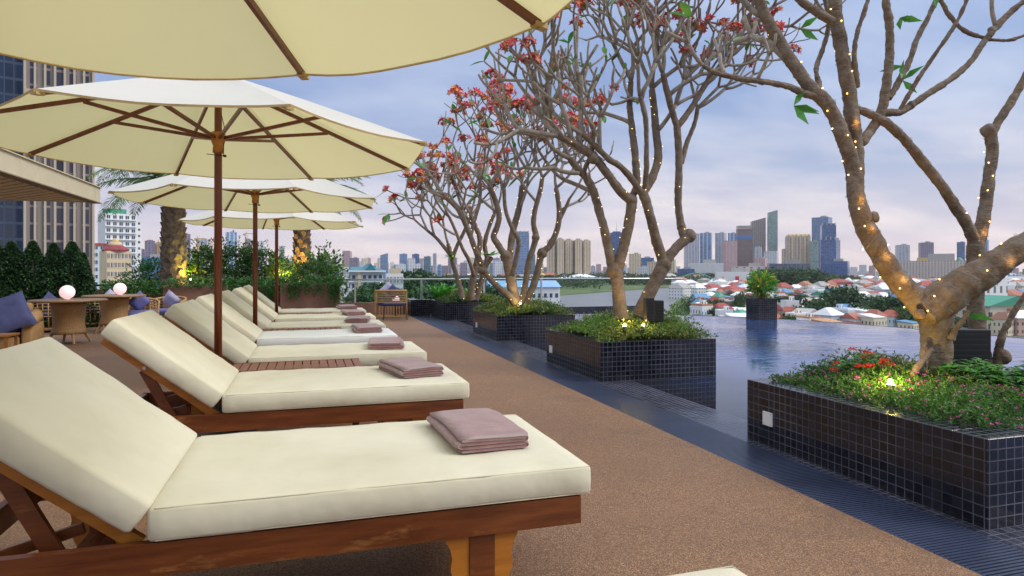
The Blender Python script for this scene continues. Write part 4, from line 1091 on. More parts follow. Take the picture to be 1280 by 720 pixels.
# --- tree 3: planter 3
D3 = 11.1
l3 = [
 [(646,384,9),(643,372,8),(638,345,7.5),(633,320,7)],
 [(633,322,5.5),(624,308,5),(617,296,4.6),(621,284,4.4),(624,270,4.2),(619,250,4),(612,232,3.6)],
 [(636,330,5.5,.1),(638,312,5,.1),(640,295,5,.15),(645,275,4.8,.2),(650,255,4.5,.2),(653,232,4,.2)],
 [(640,345,4,-.2),(646,320,3.6,-.25),(648,300,3.4,-.3),(640,285,3.2,-.3),(632,262,3,-.3),(630,235,3,-.3)],
 [(650,380,5,.1),(656,360,4.6,.1),(661,328,4.4,.1),(668,305,4.6,.1),(670,295,4.6,.1),(667,280,4,.1),(669,262,3.8,.1),(675,240,3.6,.1),(678,222,3.2,.1)],
 [(654,380,6,.2),(664,364,5.6,.2),(672,340,5.2,.2),(677,318,5.2,.2),(688,306,4.8,.2),(696,288,4.2,.2),(699,272,4,.2),(698,252,3.6,.2),(695,235,3.4,.2)],
 [(645,380,6,-.1),(636,370,5.2,-.1),(624,360,4.6,-.1),(612,348,4.5,-.1),(604,335,4.4,-.1),(596,317,4.2,-.15),(588,295,4,-.2),(580,276,3.8,-.2),(571,260,3.4,-.2),(556,246,3,-.2)],
 [(604,335,3.6,-.1),(612,326,3.4,-.1),(614,322,3.6,-.1)],
 [(588,296,3,-.2),(594,272,2.8,-.1),(600,250,2.6,0),(600,225,2.4,0)],
 [(700,275,2.6,.2),(706,262,2.4,.2),(712,248,2.2,.2)],
]
sh3 = [(1,1,-60,-80,0,.50,4),(1,1,40,-80,.4,.50,4),(1,.7,-80,-50,-.4,.48,4,.8),(2,1,-30,-90,-.2,.50,4),(2,1,60,-70,.3,.50,4),(2,.7,50,-70,-.4,.46,4,.8),(3,1,-40,-80,-.5,.50,4),(3,1,50,-60,-.4,.5,4),
  (4,1,-30,-90,0,.5,4),(4,1,70,-70,.2,.5,4),(4,.8,-60,-60,-.4,.44,3),(5,1,-30,-90,.2,.5,4),(5,1,80,-60,-.2,.5,4),(5,.8,60,-50,.4,.44,3),(6,1,-90,-20,-.1,.5,4),(6,1,-40,-90,.2,.5,4),(6,.8,-90,-10,.3,.45,3,.8),(6,.7,-10,-90,-.3,.46,4,.8),
  (8,1,-50,-80,.2,.5,4),(8,1,30,-80,-.3,.5,4),(9,1,60,-60,0,.44,3)]
T3, g3, t3 = frangipani('frangipani tree with a bright spotlight at its foot, in the third planter', W(647,386,D3), D3, l3, sh3, 15, 80, 70, 70,
    'string of fairy lights on the stems of the tree in the third planter', {'up': .22, 'rk': .79, 'inside': lambda p: p.z < 3.95 and UU(p) > 530, 'rmax': .025, 'p3': .25}, fs=1.2, knobs=[(633,320,.10,0),(670,296,.07,.1),(678,316,.09,.2),(602,337,.07,-.1)], wrapidx=(0,1,2,4,5,6), pitch=.09, ls=.22, rs=.85)

# --- tree 4: planter 4
D4 = 14.6
l4 = [
 [(578,374,4.6),(576,362,4),(571,345,3.6),(566,330,3.4),(564,318,3.2),(560,305,2.8)],
 [(565,322,3),(556,310,2.8),(546,298,2.4),(534,288,2.2)],
 [(565,325,3,.1),(572,306,2.8,.1),(580,290,2.6,.1),(586,275,2.4,.1)],
 [(590,376,6,.1),(589,362,5.4,.1),(593,342,5,.1),(597,322,4.4,.1),(600,300,4,.1),(594,282,3.6,.1),(588,268,3.2,.1)],
 [(594,376,5,.2),(600,358,4.6,.2),(605,340,4.4,.2),(609,325,4,.2),(606,305,3.4,.2),(612,282,3,.2),(618,268,2.6,.2)],
 [(593,345,3,.0),(586,325,2.8,-.1),(578,310,2.6,-.2),(570,290,2.4,-.2),(562,272,2.2,-.2)],
]
sh4 = [(1,1,-90,-50,0,.40,3),(1,1,-40,-90,.3,.48,4),(1,.7,-40,-90,-.4,.46,4),(0,1,-30,-90,0,.55,4),(2,1,-50,-80,0,.6,4),(2,1,40,-90,.3,.6,4),(3,1,-60,-80,-.3,.6,4),(3,1,30,-90,.2,.6,4),(3,.8,-80,-50,.3,.55,4,.8),
   (4,1,50,-80,0,.6,4),(4,1,-20,-90,.4,.6,4),(5,1,-90,-50,0,.6,4),(5,1,-40,-90,-.3,.6,4),(5,.7,-90,-20,-.3,.5,3)]
T4, g4, t4 = frangipani('farthest frangipani tree, leaning left with many red flowers, in the farthest planter', W(588,378,D4), D4, l4, sh4, 23, 70, 60, 50,
    'string of fairy lights on the stems of the farthest frangipani tree', {'up': .20, 'rk': .79, 'inside': lambda p: p.z < 3.35 and UU(p) > 500, 'rmax': .028, 'p3': .25}, fs=1.35, wrapidx=(0,3,4), pitch=.11, ls=.28, rs=.85)
for (u, v, D, s_, lab) in ((565, 326, 14.3, 1, 'rosette of green leaves sprouting left of the farthest tree'), ):
    pass
for (u, v, n_, dd) in ((1130,82,2,.15),(1128,100,3,.15),(992,132,4,-.05),(1125,22,3,.16),(1170,10,2,.2),(1000,36,2,.0),(1212,392,2,-.15)):
    rn = random.Random(u*3+v); mb = MB(); c = W(u, v, D1+dd)-T1.location
    for k in range(n_):
        d_ = (rdir(rn)+Vector((CS*.8, -SN*.8, .1))).normalized(); leaf_quad(mb, c, d_, Vector((SN, CS, .6)), rn.uniform(.12, .17), .045, 0, .2)
    mb.build('leaf_sprig', M['leaf_big'], T1)
# rosettes of leaves on cut stubs (parts of trees 3 and 4)
for root, (u, v), D in ((T3, (614, 320), D3-.1), (T4, (562, 322), D4-.1)):
    rn = random.Random(u); mb = MB(); c = W(u, v, D)-root.location
    for k in range(16):
        a = rn.uniform(0, 6.28); dd = Vector((cos(a), sin(a), rn.uniform(.1, 1.0))).normalized(); leaf_quad(mb, c, dd, Vector((0,0,1)), rn.uniform(.14, .26), .07, 0, .3)
    mb.build('leaf_rosette', M['leaf_big'], root)

# ground spotlights
def uplight(p, to, power, lab, lens=.03, size=55, col=(1,.62,.20), glow=.14):
    p = Vector(p); r = empty('garden_spotlight', p, lab, 'spotlight', 'small warm garden spotlights')
    d = (Vector(to)-p).normalized(); 
    MB().tube([(0,0,-.14), (0,0,0)], .008, 6).build('spike', M['darksteel'], r)
    MB().tube([-d*.045, d*.02], [.016, .024], 12).build('housing', M['darksteel'], r, True)
    MB().tube([d*.0205, d*.024], [.022, .021], 12).build('lens', M['spotlens'], r)
    MB().lathe([(.002,-.012), (.013,-.006), (.013,.008), (.002,.016)], tuple(d*.045), 8).build('bulb', M['spotlens'], r, True)
    o = spot(p+d*.065, to, power, size, col); o.name = 'spotlight_beam'; pl_ = point(p+d*.10, power*glow, (1,.72,.16), .02); return r
uplight(W(1113,486,3.80), W(1115,330,4.12), 11.0, 'glowing ground spotlight among the red flowers of the nearest planter', .040, 75, (1,.52,.10), .55)
uplight(W(781,411,6.95), W(776,340,7.3), 9, 'ground spotlight at the left trunk in the second planter', .03, 50)
uplight(W(803,411,6.95), W(820,345,7.4), 7, 'ground spotlight at the right trunk in the second planter', .03, 50)
uplight(W(651,382,10.8), W(641,350,11.05), 9, 'ground spotlight shining up the trunk in the third planter', .04, 38, (1,.72,.38))
# dark equipment boxes behind trunks
def eqbox(p, d, lab, rz=0):
    r = empty('equipment_box', p, lab, 'equipment box', rz=rz)
    o = MB().box((0,0,d[2]/2), d).build('case', M['black'], r); bv = o.modifiers.new('b', 'BEVEL'); bv.width = .008
    mb = MB()
    for k in range(6): mb.box((0, -d[1]/2-.002, d[2]*(.15+.14*k)), (d[0]*.8, .004, d[2]*.05))
    mb.build('grille', M['darksteel'], r)
eqbox(W(811,402,7.05), (.09,.12,.26), 'black box standing right of the trunk in the second planter', R(-12))
eqbox(W(823,402,7.35), (.10,.10,.24), 'narrower black box behind the trunk box in the second planter', R(-12))
eqbox(W(1205,458,4.45), (.30,.10,.26), 'wide black box between the two trunks in the nearest planter', R(-20))
# ================================================================== left side of the terrace
# pergola
r = empty('pergola', (-3.45, 8, 0), 'cream painted louvred pergola roof corner at the left', 'pergola')
o = Vector((-3.45, 8, 0))
px = UY(125, 12.6).x
def rel(v): return Vector(v)-o
YP = 12.75
XP = -3.42
MB().b2((XP+3.45-.03, 1.5-8, 2.30), (XP+3.45+.03, YP-8, 2.55)).build('fascia', M['fascia'], r)
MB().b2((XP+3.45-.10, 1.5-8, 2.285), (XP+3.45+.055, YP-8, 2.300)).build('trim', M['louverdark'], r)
MB().b2((XP+3.45-.04, 1.5-8, 2.551), (XP+3.45+.06, YP-8, 2.565)).build('coping', M['fascia'], r)
MB().b2((-5, YP-8-.06, 2.30), (XP+3.45-.031, YP-8, 2.42)).build('end_beam', M['fascia'], r)
mb = MB(); y = 2.0
while y < 21:
    a = Vector((XP+3.45-.10, y-8, 2.325)); dd = Vector((-.64, .766, 0)); L = 6
    if a.y+dd.y*L > YP-8-.06: L = (YP-8-.06-a.y)/dd.y
    if L > .1 and y < YP-.1: mb.bar(a, a+dd*L, .10, .03)
    y += .235
mb.build('louver', M['louver'], r)
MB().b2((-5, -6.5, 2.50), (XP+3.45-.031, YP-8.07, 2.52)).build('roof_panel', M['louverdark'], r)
MB().b2((-4.6, YP-8-.3, 0), (-4.45, YP-8-.15, 2.3)).build('post', M['fascia'], r)
mb = MB()
for k in range(4): mb.tube([(XP+3.45+.031, YP-8-.30, 2.37+.04*k), (XP+3.45+.036, YP-8-.30, 2.37+.04*k)], .008, 6)
mb.build('bolts', M['steel'], r)

# brown planters with hedge
def bplanter(x0, x1, y0, y1, h, lab):
    r = empty('brown_planter', ((x0+x1)/2, (y0+y1)/2, 0), lab, 'planter', 'tall brown planters along the far end')
    hx, hy = (x1-x0)/2, (y1-y0)/2
    w = MB().b2((-hx,-hy,0), (hx,-hy+.08,h)).b2((-hx,hy-.08,0), (hx,hy,h)).b2((-hx,-hy+.08,0), (-hx+.08,hy-.08,h)).b2((hx-.08,-hy+.08,0), (hx,hy-.08,h)).build('wall', M['brownstone'], r)
    bv = w.modifiers.new('b', 'BEVEL'); bv.width = .01
    MB().b2((-hx+.08,-hy+.08,h-.2), (hx-.08,hy-.08,h-.04)).build('soil', M['soil'], r); return r
YB = 16.2
xa, xb = UY(203, YB).x, UY(284, YB).x; xc, xd = UY(350, YB).x, UY(425, YB).x
bplanter(xa, xb, YB, YB+1.7, .80, 'left brown planter, bare faced under the hedge beside the palm')
bplanter(xb+.02, xc-.02, YB+.35, YB+1.9, .76, 'set back brown planter in the middle, hidden by hanging vines')
bplanter(xc, xd, YB, YB+1.4, .835, 'right brown planter with hanging vines, at the end of the glass railing')
bplanter(UY(110, YB).x, xa-.03, YB+.2, YB+1.9, .72, 'low brown planter at far left overgrown with ferns')
def hedge(u, v_top, D, wd_, h, n, seed, lab, mats=('hedge2','leaf_c','leaf_a'), leaf=(.085,.04), base=.8, dp=.5, name='shrub', cat='shrub', shell=.35, group=None):
    p = W(u, HV, D); p.z = base; r = empty(name, p, lab, cat, group)
    mb = MB(); bush(mb, (0,0,h*.5), (wd_/2, dp, h*.55), n, leaf, tuple(range(len(mats))), seed, shell, .5, -1, .4)
    mb.build('foliage', [M[m_] for m_ in mats], r)
    st = MB(); rn = random.Random(seed)
    for k in range(5): a = rn.uniform(0, 6.28); st.tube([(0,0,-.05), (cos(a)*wd_*.12, sin(a)*.1, h*.4), (cos(a)*wd_*.3, sin(a)*.25, h*.85)], [.018,.012,.005], 5)
    st.build('stems', M['bark2'], r); return r
hedge(258, 306, 16.6, 1.25, .98, 2600, 1, 'dense dark green hedge shrub right of the left palm trunk', base=.78)
hedge(292, 306, 16.9, 1.2, .95, 2600, 2, 'dense green hedge shrub behind the second umbrella pole')
hedge(326, 306, 17.1, 1.1, .90, 2300, 3, 'green hedge shrub behind the farthest umbrella pole')
hedge(352, 330, 16.8, .8, .55, 1500, 4, 'small green shrub lit yellow left of the right palm trunk', ('leaf_a','leaf_b','leaf_o'))
hedge(406, 320, 17.2, .95, .85, 700, 5, 'loose see through shrub right of the right palm trunk', ('leaf_a','leaf_b','leaf_c'), (.11,.06), shell=.2)
hedge(394, 335, 16.7, 1.0, .50, 1500, 6, 'low green shrub over the right brown planter', ('leaf_c','hedge2','leaf_a'), base=.82)
hedge(187, 335, 16.5, 1.1, .65, 1100, 7, 'airy green shrub left of the left palm trunk', ('leaf_a','leaf_c','vine'), (.10,.045), shell=.2, base=.7)
hedge(238, 335, 16.3, .9, .5, 1000, 8, 'yellow green shrub glowing over the spotlight by the left palm', ('leaf_a','leaf_b','yel'), base=.75)
def vines(u0, u1, Y, ztop, n, seed, lab, lmin=.1, lmax=.7, fl=.3, dens=1):
    rn = random.Random(seed); mb = MB(); a, b = UY(u0, Y), UY(u1, Y)
    for i in range(n):
        x = a.x+(b.x-a.x)*rn.random(); L = rn.uniform(lmin, lmax)*(.5+.9*abs(noise.noise(Vector((x*1.3, seed, 0))))*2); y0 = Y-.02
        z = ztop+rn.uniform(0, .10); k = 0; q = Vector((x, y0+rn.uniform(0, .25), z))
        # over the rim then down
        for w in range(8): leaf_quad(mb, q+rdir(rn)*.10, rdir(rn, -.2), rdir(rn), .075, .032, rn.randrange(3), .3)
        zz_ = ztop
        while zz_ > max(.05, ztop-L):
            p = Vector((x+.05*noise.noise(Vector((x*9, zz_*4, seed)))*2, y0-.03-rn.random()*.05, zz_))
            for w in range(2): leaf_quad(mb, p, rdir(rn, -.9), rdir(rn), .055, .028, rn.randrange(3), .3)
            zz_ -= .035
    o = mb.build('trailing_vine', [M['vine'], M['leaf_a'], M['leaf_c']]); tag(o, lab, 'vine'); o['kind'] = 'stuff'; return o
vines(203, 285, YB, .80, 60, 1, 'ferny vine fringe on the rim of the left brown planter', .02, .10)
vines(278, 355, YB+.2, .78, 150, 2, 'thick curtain of green vines hanging between the two brown planters', .3, .8)
vines(352, 425, YB, .835, 80, 3, 'vines hanging down the face of the right brown planter', .05, .55)
vines(412, 436, YB, .835, 26, 4, 'vine strands hanging at the right edge of the right brown planter', .3, .75)
vines(130, 208, YB+.1, .74, 110, 5, 'fern and vine mass spilling over the left low planter', .1, .4)
# columnar hedge at far left
for i, (u, vt, D, w_) in enumerate(((-6, 305, 12.8, 1.0), (14, 304, 12.9, .9), (41, 303, 13.0, .85), (67, 306, 13.1, .72), (90, 304, 13.2, .85), (103, 318, 13.5, .55))):
    hh = H+(HV-vt)*D/F
    lab = ['dark green conical hedge tree cut by the left picture edge', 'dark green conical hedge tree, first from the left edge', 'dark green conical hedge tree, second from the left edge', 'dark green conical hedge tree in the middle of the row', 'dark green conical hedge tree just left of the white tower', 'smallest dark green hedge tree, at the right end of the row'][i]
    p = W(u, HV, D); p.z = 0; r = empty('hedge_tree', p, lab, 'hedge tree', 'row of conical hedge trees')
    mb = MB(); rn = random.Random(i+50); k = 0
    while k < 9500:
        z = hh*rn.random()**.9; t = z/hh; a = rn.uniform(0, 6.28); prof = w_*.66*(1.0-t**1.25)**.85*(1+.25*noise.noise(Vector((cos(a)*1.5, sin(a)*1.5, z*2.5+i*7))))
        rr_ = prof*(.55+.45*rn.random()**.5); q = Vector((cos(a)*rr_, sin(a)*rr_, z))
        for w in range(3): leaf_quad(mb, q, (Vector((cos(a), sin(a), .6))+rdir(rn)*.8).normalized(), rdir(rn), .062*rn.uniform(.7,1.2), .034, 0 if noise.noise(q*3.5) < .05+rn.uniform(-.3,.3) else 1, .2)
        k += 3
    mb.build('foliage', [M['hedge'], M['hedge2']], r); MB().tube([(0,0,0), (0,0,hh*.8)], [.04,.015], 6).build('trunk', M['bark2'], r)
# palms
def palm(u, D, r0, ztop, lab, seed, nf=26, fl=2.6, skew=0):
    p = W(u, HV, D); p.z = .5; r = empty('palm_tree', p, lab, 'palm tree', 'palm trees behind the hedge')
    zt = ztop-.5; rn = random.Random(seed); mb = MB(); pts = []; rad = []
    for k in range(15): t = k/14; pts.append(Vector((0,0,zt*t))); rad.append(r0*(1.12-.2*t if t > .12 else 1.25-.9*t)*.9)
    mb.tube(pts, rad, 14)
    # old frond bases set in a spiral
    for k in range(int(zt/.028)):
        a = k*2.39996; z = .03+k*.028; t = z/zt; rr_ = r0*(1.12-.2*t)*.9; dd = Vector((cos(a), sin(a), 0)); s = Vector((-sin(a), cos(a), 0))
        c = dd*(rr_-.01)+Vector((0,0,z)); w_ = r0*.36; hh = .12
        mb.add([c-s*w_, c+s*w_, c+s*w_*.5+dd*.05+Vector((0,0,hh)), c-s*w_*.5+dd*.05+Vector((0,0,hh)), c+s*w_*.4-dd*.04+Vector((0,0,hh*1.1)), c-s*w_*.4-dd*.04+Vector((0,0,hh*1.1)), c+Vector((0,0,-.05))],
               [(0,1,2,3), (3,2,4,5), (0,3,5), (1,4,2), (0,6,1)])
    mb.build('trunk', M['palmbark'], r)
    for i in range(nf):
        a = i*2.39996+rn.uniform(-.2,.2); el = R(rn.uniform(8, 72)); L = fl*rn.uniform(.85, 1.1); fb = MB()
        dh = Vector((cos(a), sin(a), 0)); q = Vector((0,0,zt)); el0 = el; prev = q; ns = 17; sp_ = [q]
        for k in range(ns):
            e = el-(k/ns)**1.4*R(78); q = q+(dh*cos(e)+Vector((0,0,1))*sin(e))*L/ns; sp_.append(q)
        fb.tube(sp_, [.020*(1-.8*k/ns) for k in range(ns+1)], 5)
        s = Vector((-sin(a), cos(a), 0))
        for k in range(1, ns+1):
            tt = k/ns; ll = fl*.17*sin(pi*min(1, .12+tt*.86))**.6
            for h_ in range(3):
                pp = sp_[k-1].lerp(sp_[k], h_/3); t_ = (sp_[k]-sp_[k-1]).normalized()
                for sg in (-1, 1):
                    d_ = (s*sg*.9+t_*.75+Vector((0,0,-.12+rn.uniform(-.25,.25)))).normalized(); n2 = d_.cross(t_).normalized(); wv_ = t_*.020
                    a0, b0 = pp, pp+d_*ll-Vector((0,0,ll*.18)); mid = pp+d_*ll*.5
                    o_ = len(fb.v); fb.v += [tuple(a0), tuple(mid+wv_), tuple(b0), tuple(mid-wv_)]; fb.f.append((o_, o_+1, o_+2, o_+3)); fb.m.append(0)
        fb.build('frond', M['palm'] if i % 3 else M['palm2'], r)
    return r
palm(217, 15.8, .285, 3.2, 'palm tree at the left with a thick scaly trunk beside the white tower', 4, 46, 2.6)
palm(377.5, 18.6, .245, 3.25, 'palm tree with its scaly trunk lit yellow, right of the umbrella poles', 6, 40, 2.4)
for (p, to, pw, lab, c) in ((W(239,351,15.6), W(228,325,15.9), 40, 'spotlight glowing yellow in the hedge by the left palm', (.95,.85,.10)),
                         (W(372,352,18.0), W(377,310,18.5), 130, 'spotlight at the foot of the right palm trunk', (1,.60,.12)),
                         (W(357,352,16.2), W(354,330,16.6), 25, 'spotlight in the shrub left of the right palm', (1,.80,.12))):
    uplight(p, to, pw, lab, .04, 85, c)
# left railing
r = empty('parapet_rail', W(140, 357, 16.6), 'dark metal rail at far left in front of the cream building', 'railing')
a = W(105,357,16.4)-r.location; b = W(175,356,17.0)-r.location
MB().bar(a, b, .05, .05).build('top_rail', M['darksteel'], r)
for t in (.1, .5, .9): c = a.lerp(b, t); MB().bar(c, c-Vector((0,0,.75)), .03, .03, up=Vector((1,0,0))).build('post', M['darksteel'], r)

# ---- lounge furniture
def cane_chair(loc, rz, lab, cush='bluefab', pil='lavfab', pilrot=0, rails=True):
    """low round tub chair of bent canes on four legs"""
    r = empty('cane_chair', loc, lab, 'armchair', 'cane tub chairs', rz)
    n = 15; R0 = .33
    def ring(t, z, k=1): a = R(-205+t*230); return Vector((R0*k*cos(a), R0*.95*k*sin(a), z))
    # opening faces +y (front); back at -y
    top = [ring(i/n, .50+.10*sin(pi*i/n)) for i in range(n+1)]
    MB().tube(top, .020, 7).build('top_rail', M['cane'], r, True)
    mb = MB()
    for z in (.46, .42, .38, .34, .30): mb.tube([ring(i/n, z+(.10*sin(pi*i/n))*(z-.3)/.2, .985) for i in range(n+1)], .008, 5)
    mb.build('back_canes', M['cane'], r, True)
    mb = MB()
    for i in range(n+1):
        t = top[i]; mb.tube([t, Vector((t.x*.95, t.y*.95, .27)), Vector((t.x*.80, t.y*.80, .06))], .009, 5)
    for i in range(7): a = R(25+i*22); mb.tube([(R0*.9*cos(a), R0*.85*sin(a), .26), (R0*.72*cos(a), R0*.7*sin(a), .06)], .009, 5)
    mb.build('side_canes', M['cane'], r, True)
    MB().lathe([(.25,0), (.27,.01), (.27,.03), (.25,.04)], (0,0,.045), 20).build('base_ring', M['cane'], r, True)
    xf(rbox((.54,.52,.09), .03, (8,8,3), .012, .004, 2), Matrix.Translation((0,.01,.315))).build('seat_cushion', M[cush], r, True)
    for sx in (-1, 1):
        for sy in (-1, 1): MB().tube([(sx*.26, sy*.24, .28), (sx*.28, sy*.26, .0)], [.018,.013], 6).build('leg', M['cane'], r)
    if pil: pillow(loc, rz, pil, lab, pilrot)
    return r
def pillow_mesh(s=.40, th=.13):
    mb = MB(); n = 10
    for sg in (1, -1):
        o = len(mb.v)
        for i in range(n+1):
            for j in range(n+1):
                x, y = -1+2*i/n, -1+2*j/n; pin = 1-.10*(1-x*x)*abs(y)**3-.0; k = max(0, (1-x**4))*max(0, (1-y**4))
                mb.v.append((x*s/2*(1-.07*(1-y*y)), y*s/2*(1-.07*(1-x*x)), sg*th/2*k**.5))
        for i in range(n):
            for j in range(n):
                a = o+i*(n+1)+j; q = (a, a+n+1, a+n+2, a+1); mb.f.append(q if sg > 0 else q[::-1]); mb.m.append(0)
    return mb
PILN = {'n': 0}
def pillow(loc, rz, mat, lab, rot=0, dz=.37, s=.33, off=(0,-.14), up=True, label=None):
    m4 = Matrix.Rotation(R(72), 4, 'X') @ Matrix.Rotation(R(45), 4, 'Z') if up else Matrix.Rotation(R(65), 4, 'X')
    o = xf(pillow_mesh(s), m4).build('throw_pillow', M[mat], None, True)
    c = Matrix.Rotation(rz, 4, 'Z') @ Vector((off[0], off[1], dz+ (s*.66 if up else s*.45)))
    o.location = Vector(loc)+c-Vector((0,0,.05 if up else 0)); o.rotation_euler.z = rz+R(rot)
    tag(o, label or ('pillow in the '+lab), 'pillow', 'throw pillows'); return o
def pt(u, D, z=0): p = W(u, HV, D); p.z = z; return p
cane_chair(pt(175, 12.6), R(200), 'cane tub chair nearest the second table, seen from the side', 'lavfab', 'lavfab', 10)
cane_chair(pt(210, 13.2), R(165), 'cane tub chair standing before the left brown planter', 'lavfab', 'palefab', -15)
cane_chair(pt(63, 12.2), R(20), 'cane tub chair behind the first glowing globe lamp', 'bluefab', 'bluefab', 25)
cane_chair(pt(119, 13.4), R(-10), 'cane tub chair between the two round tables', 'bluefab', None)
cane_chair(pt(140, 13.9), R(0), 'cane tub chair behind the second globe lamp', 'lavfab', 'palefab', 15)
# far chair by the railing
def bar_chair(loc, rz, lab):
    r = empty('rattan_armchair', loc, lab, 'armchair', None, rz)
    W_, Dp = .72, .62
    n = 10
    def back(i, z, k=1): x = -W_/2*k+W_*k*i/n; return Vector((x, -.27-.10*sin(pi*i/n), z))
    MB().tube([(-W_/2, .22, .64)]+[back(i, .66) for i in range(n+1)]+[(W_/2, .22, .64)], .024, 7).build('top_rail', M['cane'], r, True)
    mb = MB()
    for z in (.62,.58,.54,.50,.46,.42,.38): mb.tube([(-W_/2+.01, .2, z)]+[back(i, z, .97) for i in range(n+1)]+[(W_/2-.01, .2, z)], .010, 5)
    mb.build('back_canes', M['cane'], r, True)
    for sx in (-1, 1):
        MB().tube([(sx*W_/2, .24, .64), (sx*W_/2, .24, 0)], .024, 7).build('leg', M['cane'], r)
        MB().tube([(sx*W_/2, -.24, .64), (sx*W_/2, -.24, 0)], .024, 7).build('leg', M['cane'], r)
    mb = MB()
    for i in range(1, n): p = back(i, .30, .9); mb.tube([p, Vector((p.x, p.y, .05))], .009, 5)
    mb.build('lower_canes', M['cane'], r)
    MB().tube([back(i, .05, .95) for i in range(n+1)], .012, 5).build('lower_rail', M['cane'], r)
    xf(rbox((.62,.52,.09), .03, (8,8,3), .01, .003, 5), Matrix.Translation((0,-.01,.34))).build('seat_cushion', M['bluefab'], r, True)
    return r
cc = pt(489, 15.75); bar_chair(cc, R(-8), 'honey coloured rattan armchair in front of the glass railing, seen from behind')
pillow(cc, R(-8), 'palefab', '', 0, .50, .32, (-.08,-.02), label='pale pillow in the rattan armchair by the railing')
pillow(cc, R(-8), 'bluefab', '', 12, .50, .28, (.05,-.12), label='dark blue pillow in the rattan armchair by the railing')
# small dark stool in front of it
r = empty('stool', pt(494, 15.1), 'small dark metal stool with grey top before the rattan armchair', 'stool', rz=R(-8))
MB().b2((-.26,-.15,.36), (.26,.15,.385)).build('seat', M['bluefab'], r)
for sx in (-1, 1):
    for sy in (-1, 1): MB().tube([(sx*.24, sy*.13, .36), (sx*.27, sy*.15, 0)], .010, 6).build('leg', M['darksteel'], r)
# round tables, globe lamps
def round_table(loc, lab, rr_=.50):
    r = empty('round_table', loc, lab, 'table', 'round wicker tables')
    MB().lathe([(.02,.655), (rr_-.03,.655), (rr_,.662), (rr_,.682), (rr_-.02,.690), (.02,.690)], n=36).build('top', M['tabletop'], r, True)
    MB().lathe([(.10,.654), (.25,.645), (.235,.55), (.225,.45), (.215,.30), (.23,.20), (.25,.15), (.22,.16), (.20,.30)], n=28, cap=False).build('wicker_base', M['rattan'], r, True)
    for k in range(4): a = R(30+90*k); MB().tube([(.20*cos(a), .20*sin(a), .20), (.30*cos(a), .30*sin(a), 0)], [.026,.016], 8).build('leg', M['cane'], r)
    return r
def globe(loc, lab, rr_=.106):
    r = empty('globe_lamp', loc, lab, 'lamp', 'glowing globe lamps')
    prof = [(rr_*sin(pi*k/16)+.001, rr_-rr_*cos(pi*k/16)) for k in range(17)]
    MB().lathe(prof, (0,0,.012), 24).build('globe', M['globe'], r, True); MB().lathe([(.04,0), (.045,.006), (.04,.014)], n=16).build('foot', M['white'], r)
    point(Vector(loc)+Vector((0,0,rr_*2+.06)), .0, (1,.8,.7))
t1 = pt(86, 10.3); t2 = pt(143, 12.1)
round_table(t1, 'round wicker table nearer the camera carrying the larger globe lamp', .53); round_table(t2, 'round wicker table farther back carrying the smaller globe lamp', .52)
globe(pt(84, 10.2, .690), 'larger glowing white globe lamp on the nearer round table'); globe(pt(150, 12.0, .690), 'smaller glowing white globe lamp on the farther round table')
globe(W(495, 373, 15.9)-Vector((0,0,.12)), 'small white globe lamp seen over the rattan armchair by the railing', .085)
r = empty('side_table', pt(495, 15.95), 'slim dark pedestal under the globe lamp by the railing', 'side table'); zt = W(495,373,15.9).z-.125
MB().tube([(0,0,.02), (0,0,zt)], .02, 8).build('pedestal', M['darksteel'], r); MB().lathe([(.14,0), (.14,.015), (.02,.02)], n=16).build('foot', M['darksteel'], r); MB().lathe([(.01,zt-.012), (.12,zt-.010), (.12,zt), (.01,zt)], n=16).build('top', M['darksteel'], r)
# wicker sofa at the left edge
so = pt(12, 9.3); so.z = 0
r = empty('wicker_sofa', so, 'wicker sofa with rolled arm and navy cushions at the left edge', 'sofa', rz=R(8))
def wk(mb, nm): return mb.build(nm, M['rattan'], r, True)
wk(xf(rbox((.10,.10,.1), .03, (3,3,3)), Matrix.Identity(4)), 'foot').location = (-.1, -.4, .05)
wk(xf(rbox((1.5,.14,.62), .06, (14,3,7), 0, .004, 2), Matrix.Translation((-.55,.42,.36))), 'back')
mb = MB().tube([(.30,-.45,.43), (.30,-.2,.46), (.28,.1,.47), (.24,.42,.50)], [.085,.09,.09,.085], 14)
wk(mb, 'arm'); wk(xf(rbox((.13,.80,.40), .04, (3,8,5)), Matrix.Translation((.28,-.02,.20))), 'arm_panel')
wk(xf(rbox((1.3,.80,.22), .04, (10,7,3)), Matrix.Translation((-.45,-.02,.12))), 'seat_base')
xf(rbox((1.18,.72,.14), .04, (10,8,3), .015, .005, 6), Matrix.Translation((-.43,-.03,.305))).build('seat_cushion', M['bluefab'], r, True)
q = xf(pillow_mesh(.52, .17), Matrix.Rotation(R(68), 4, 'X') @ Matrix.Rotation(R(20), 4, 'Z')).build('throw_pillow', M['bluefab'], None, True); q.location = W(10, 392, 8.9); q.rotation_euler.z = R(20)
tag(q, 'large navy pillow leaning in the wicker sofa at the left edge', 'pillow', 'throw pillows')
r = empty('side_table', pt(-4, 7.6), 'small honey wood table corner at the very left edge', 'side table')
MB().box((0,0,.395), (.34,.34,.02)).build('top', M['honey'], r)
for sx in (-1,1):
    for sy in (-1,1): MB().box((sx*.14, sy*.14, .1925), (.03,.03,.385)).build('leg', M['honey'], r)
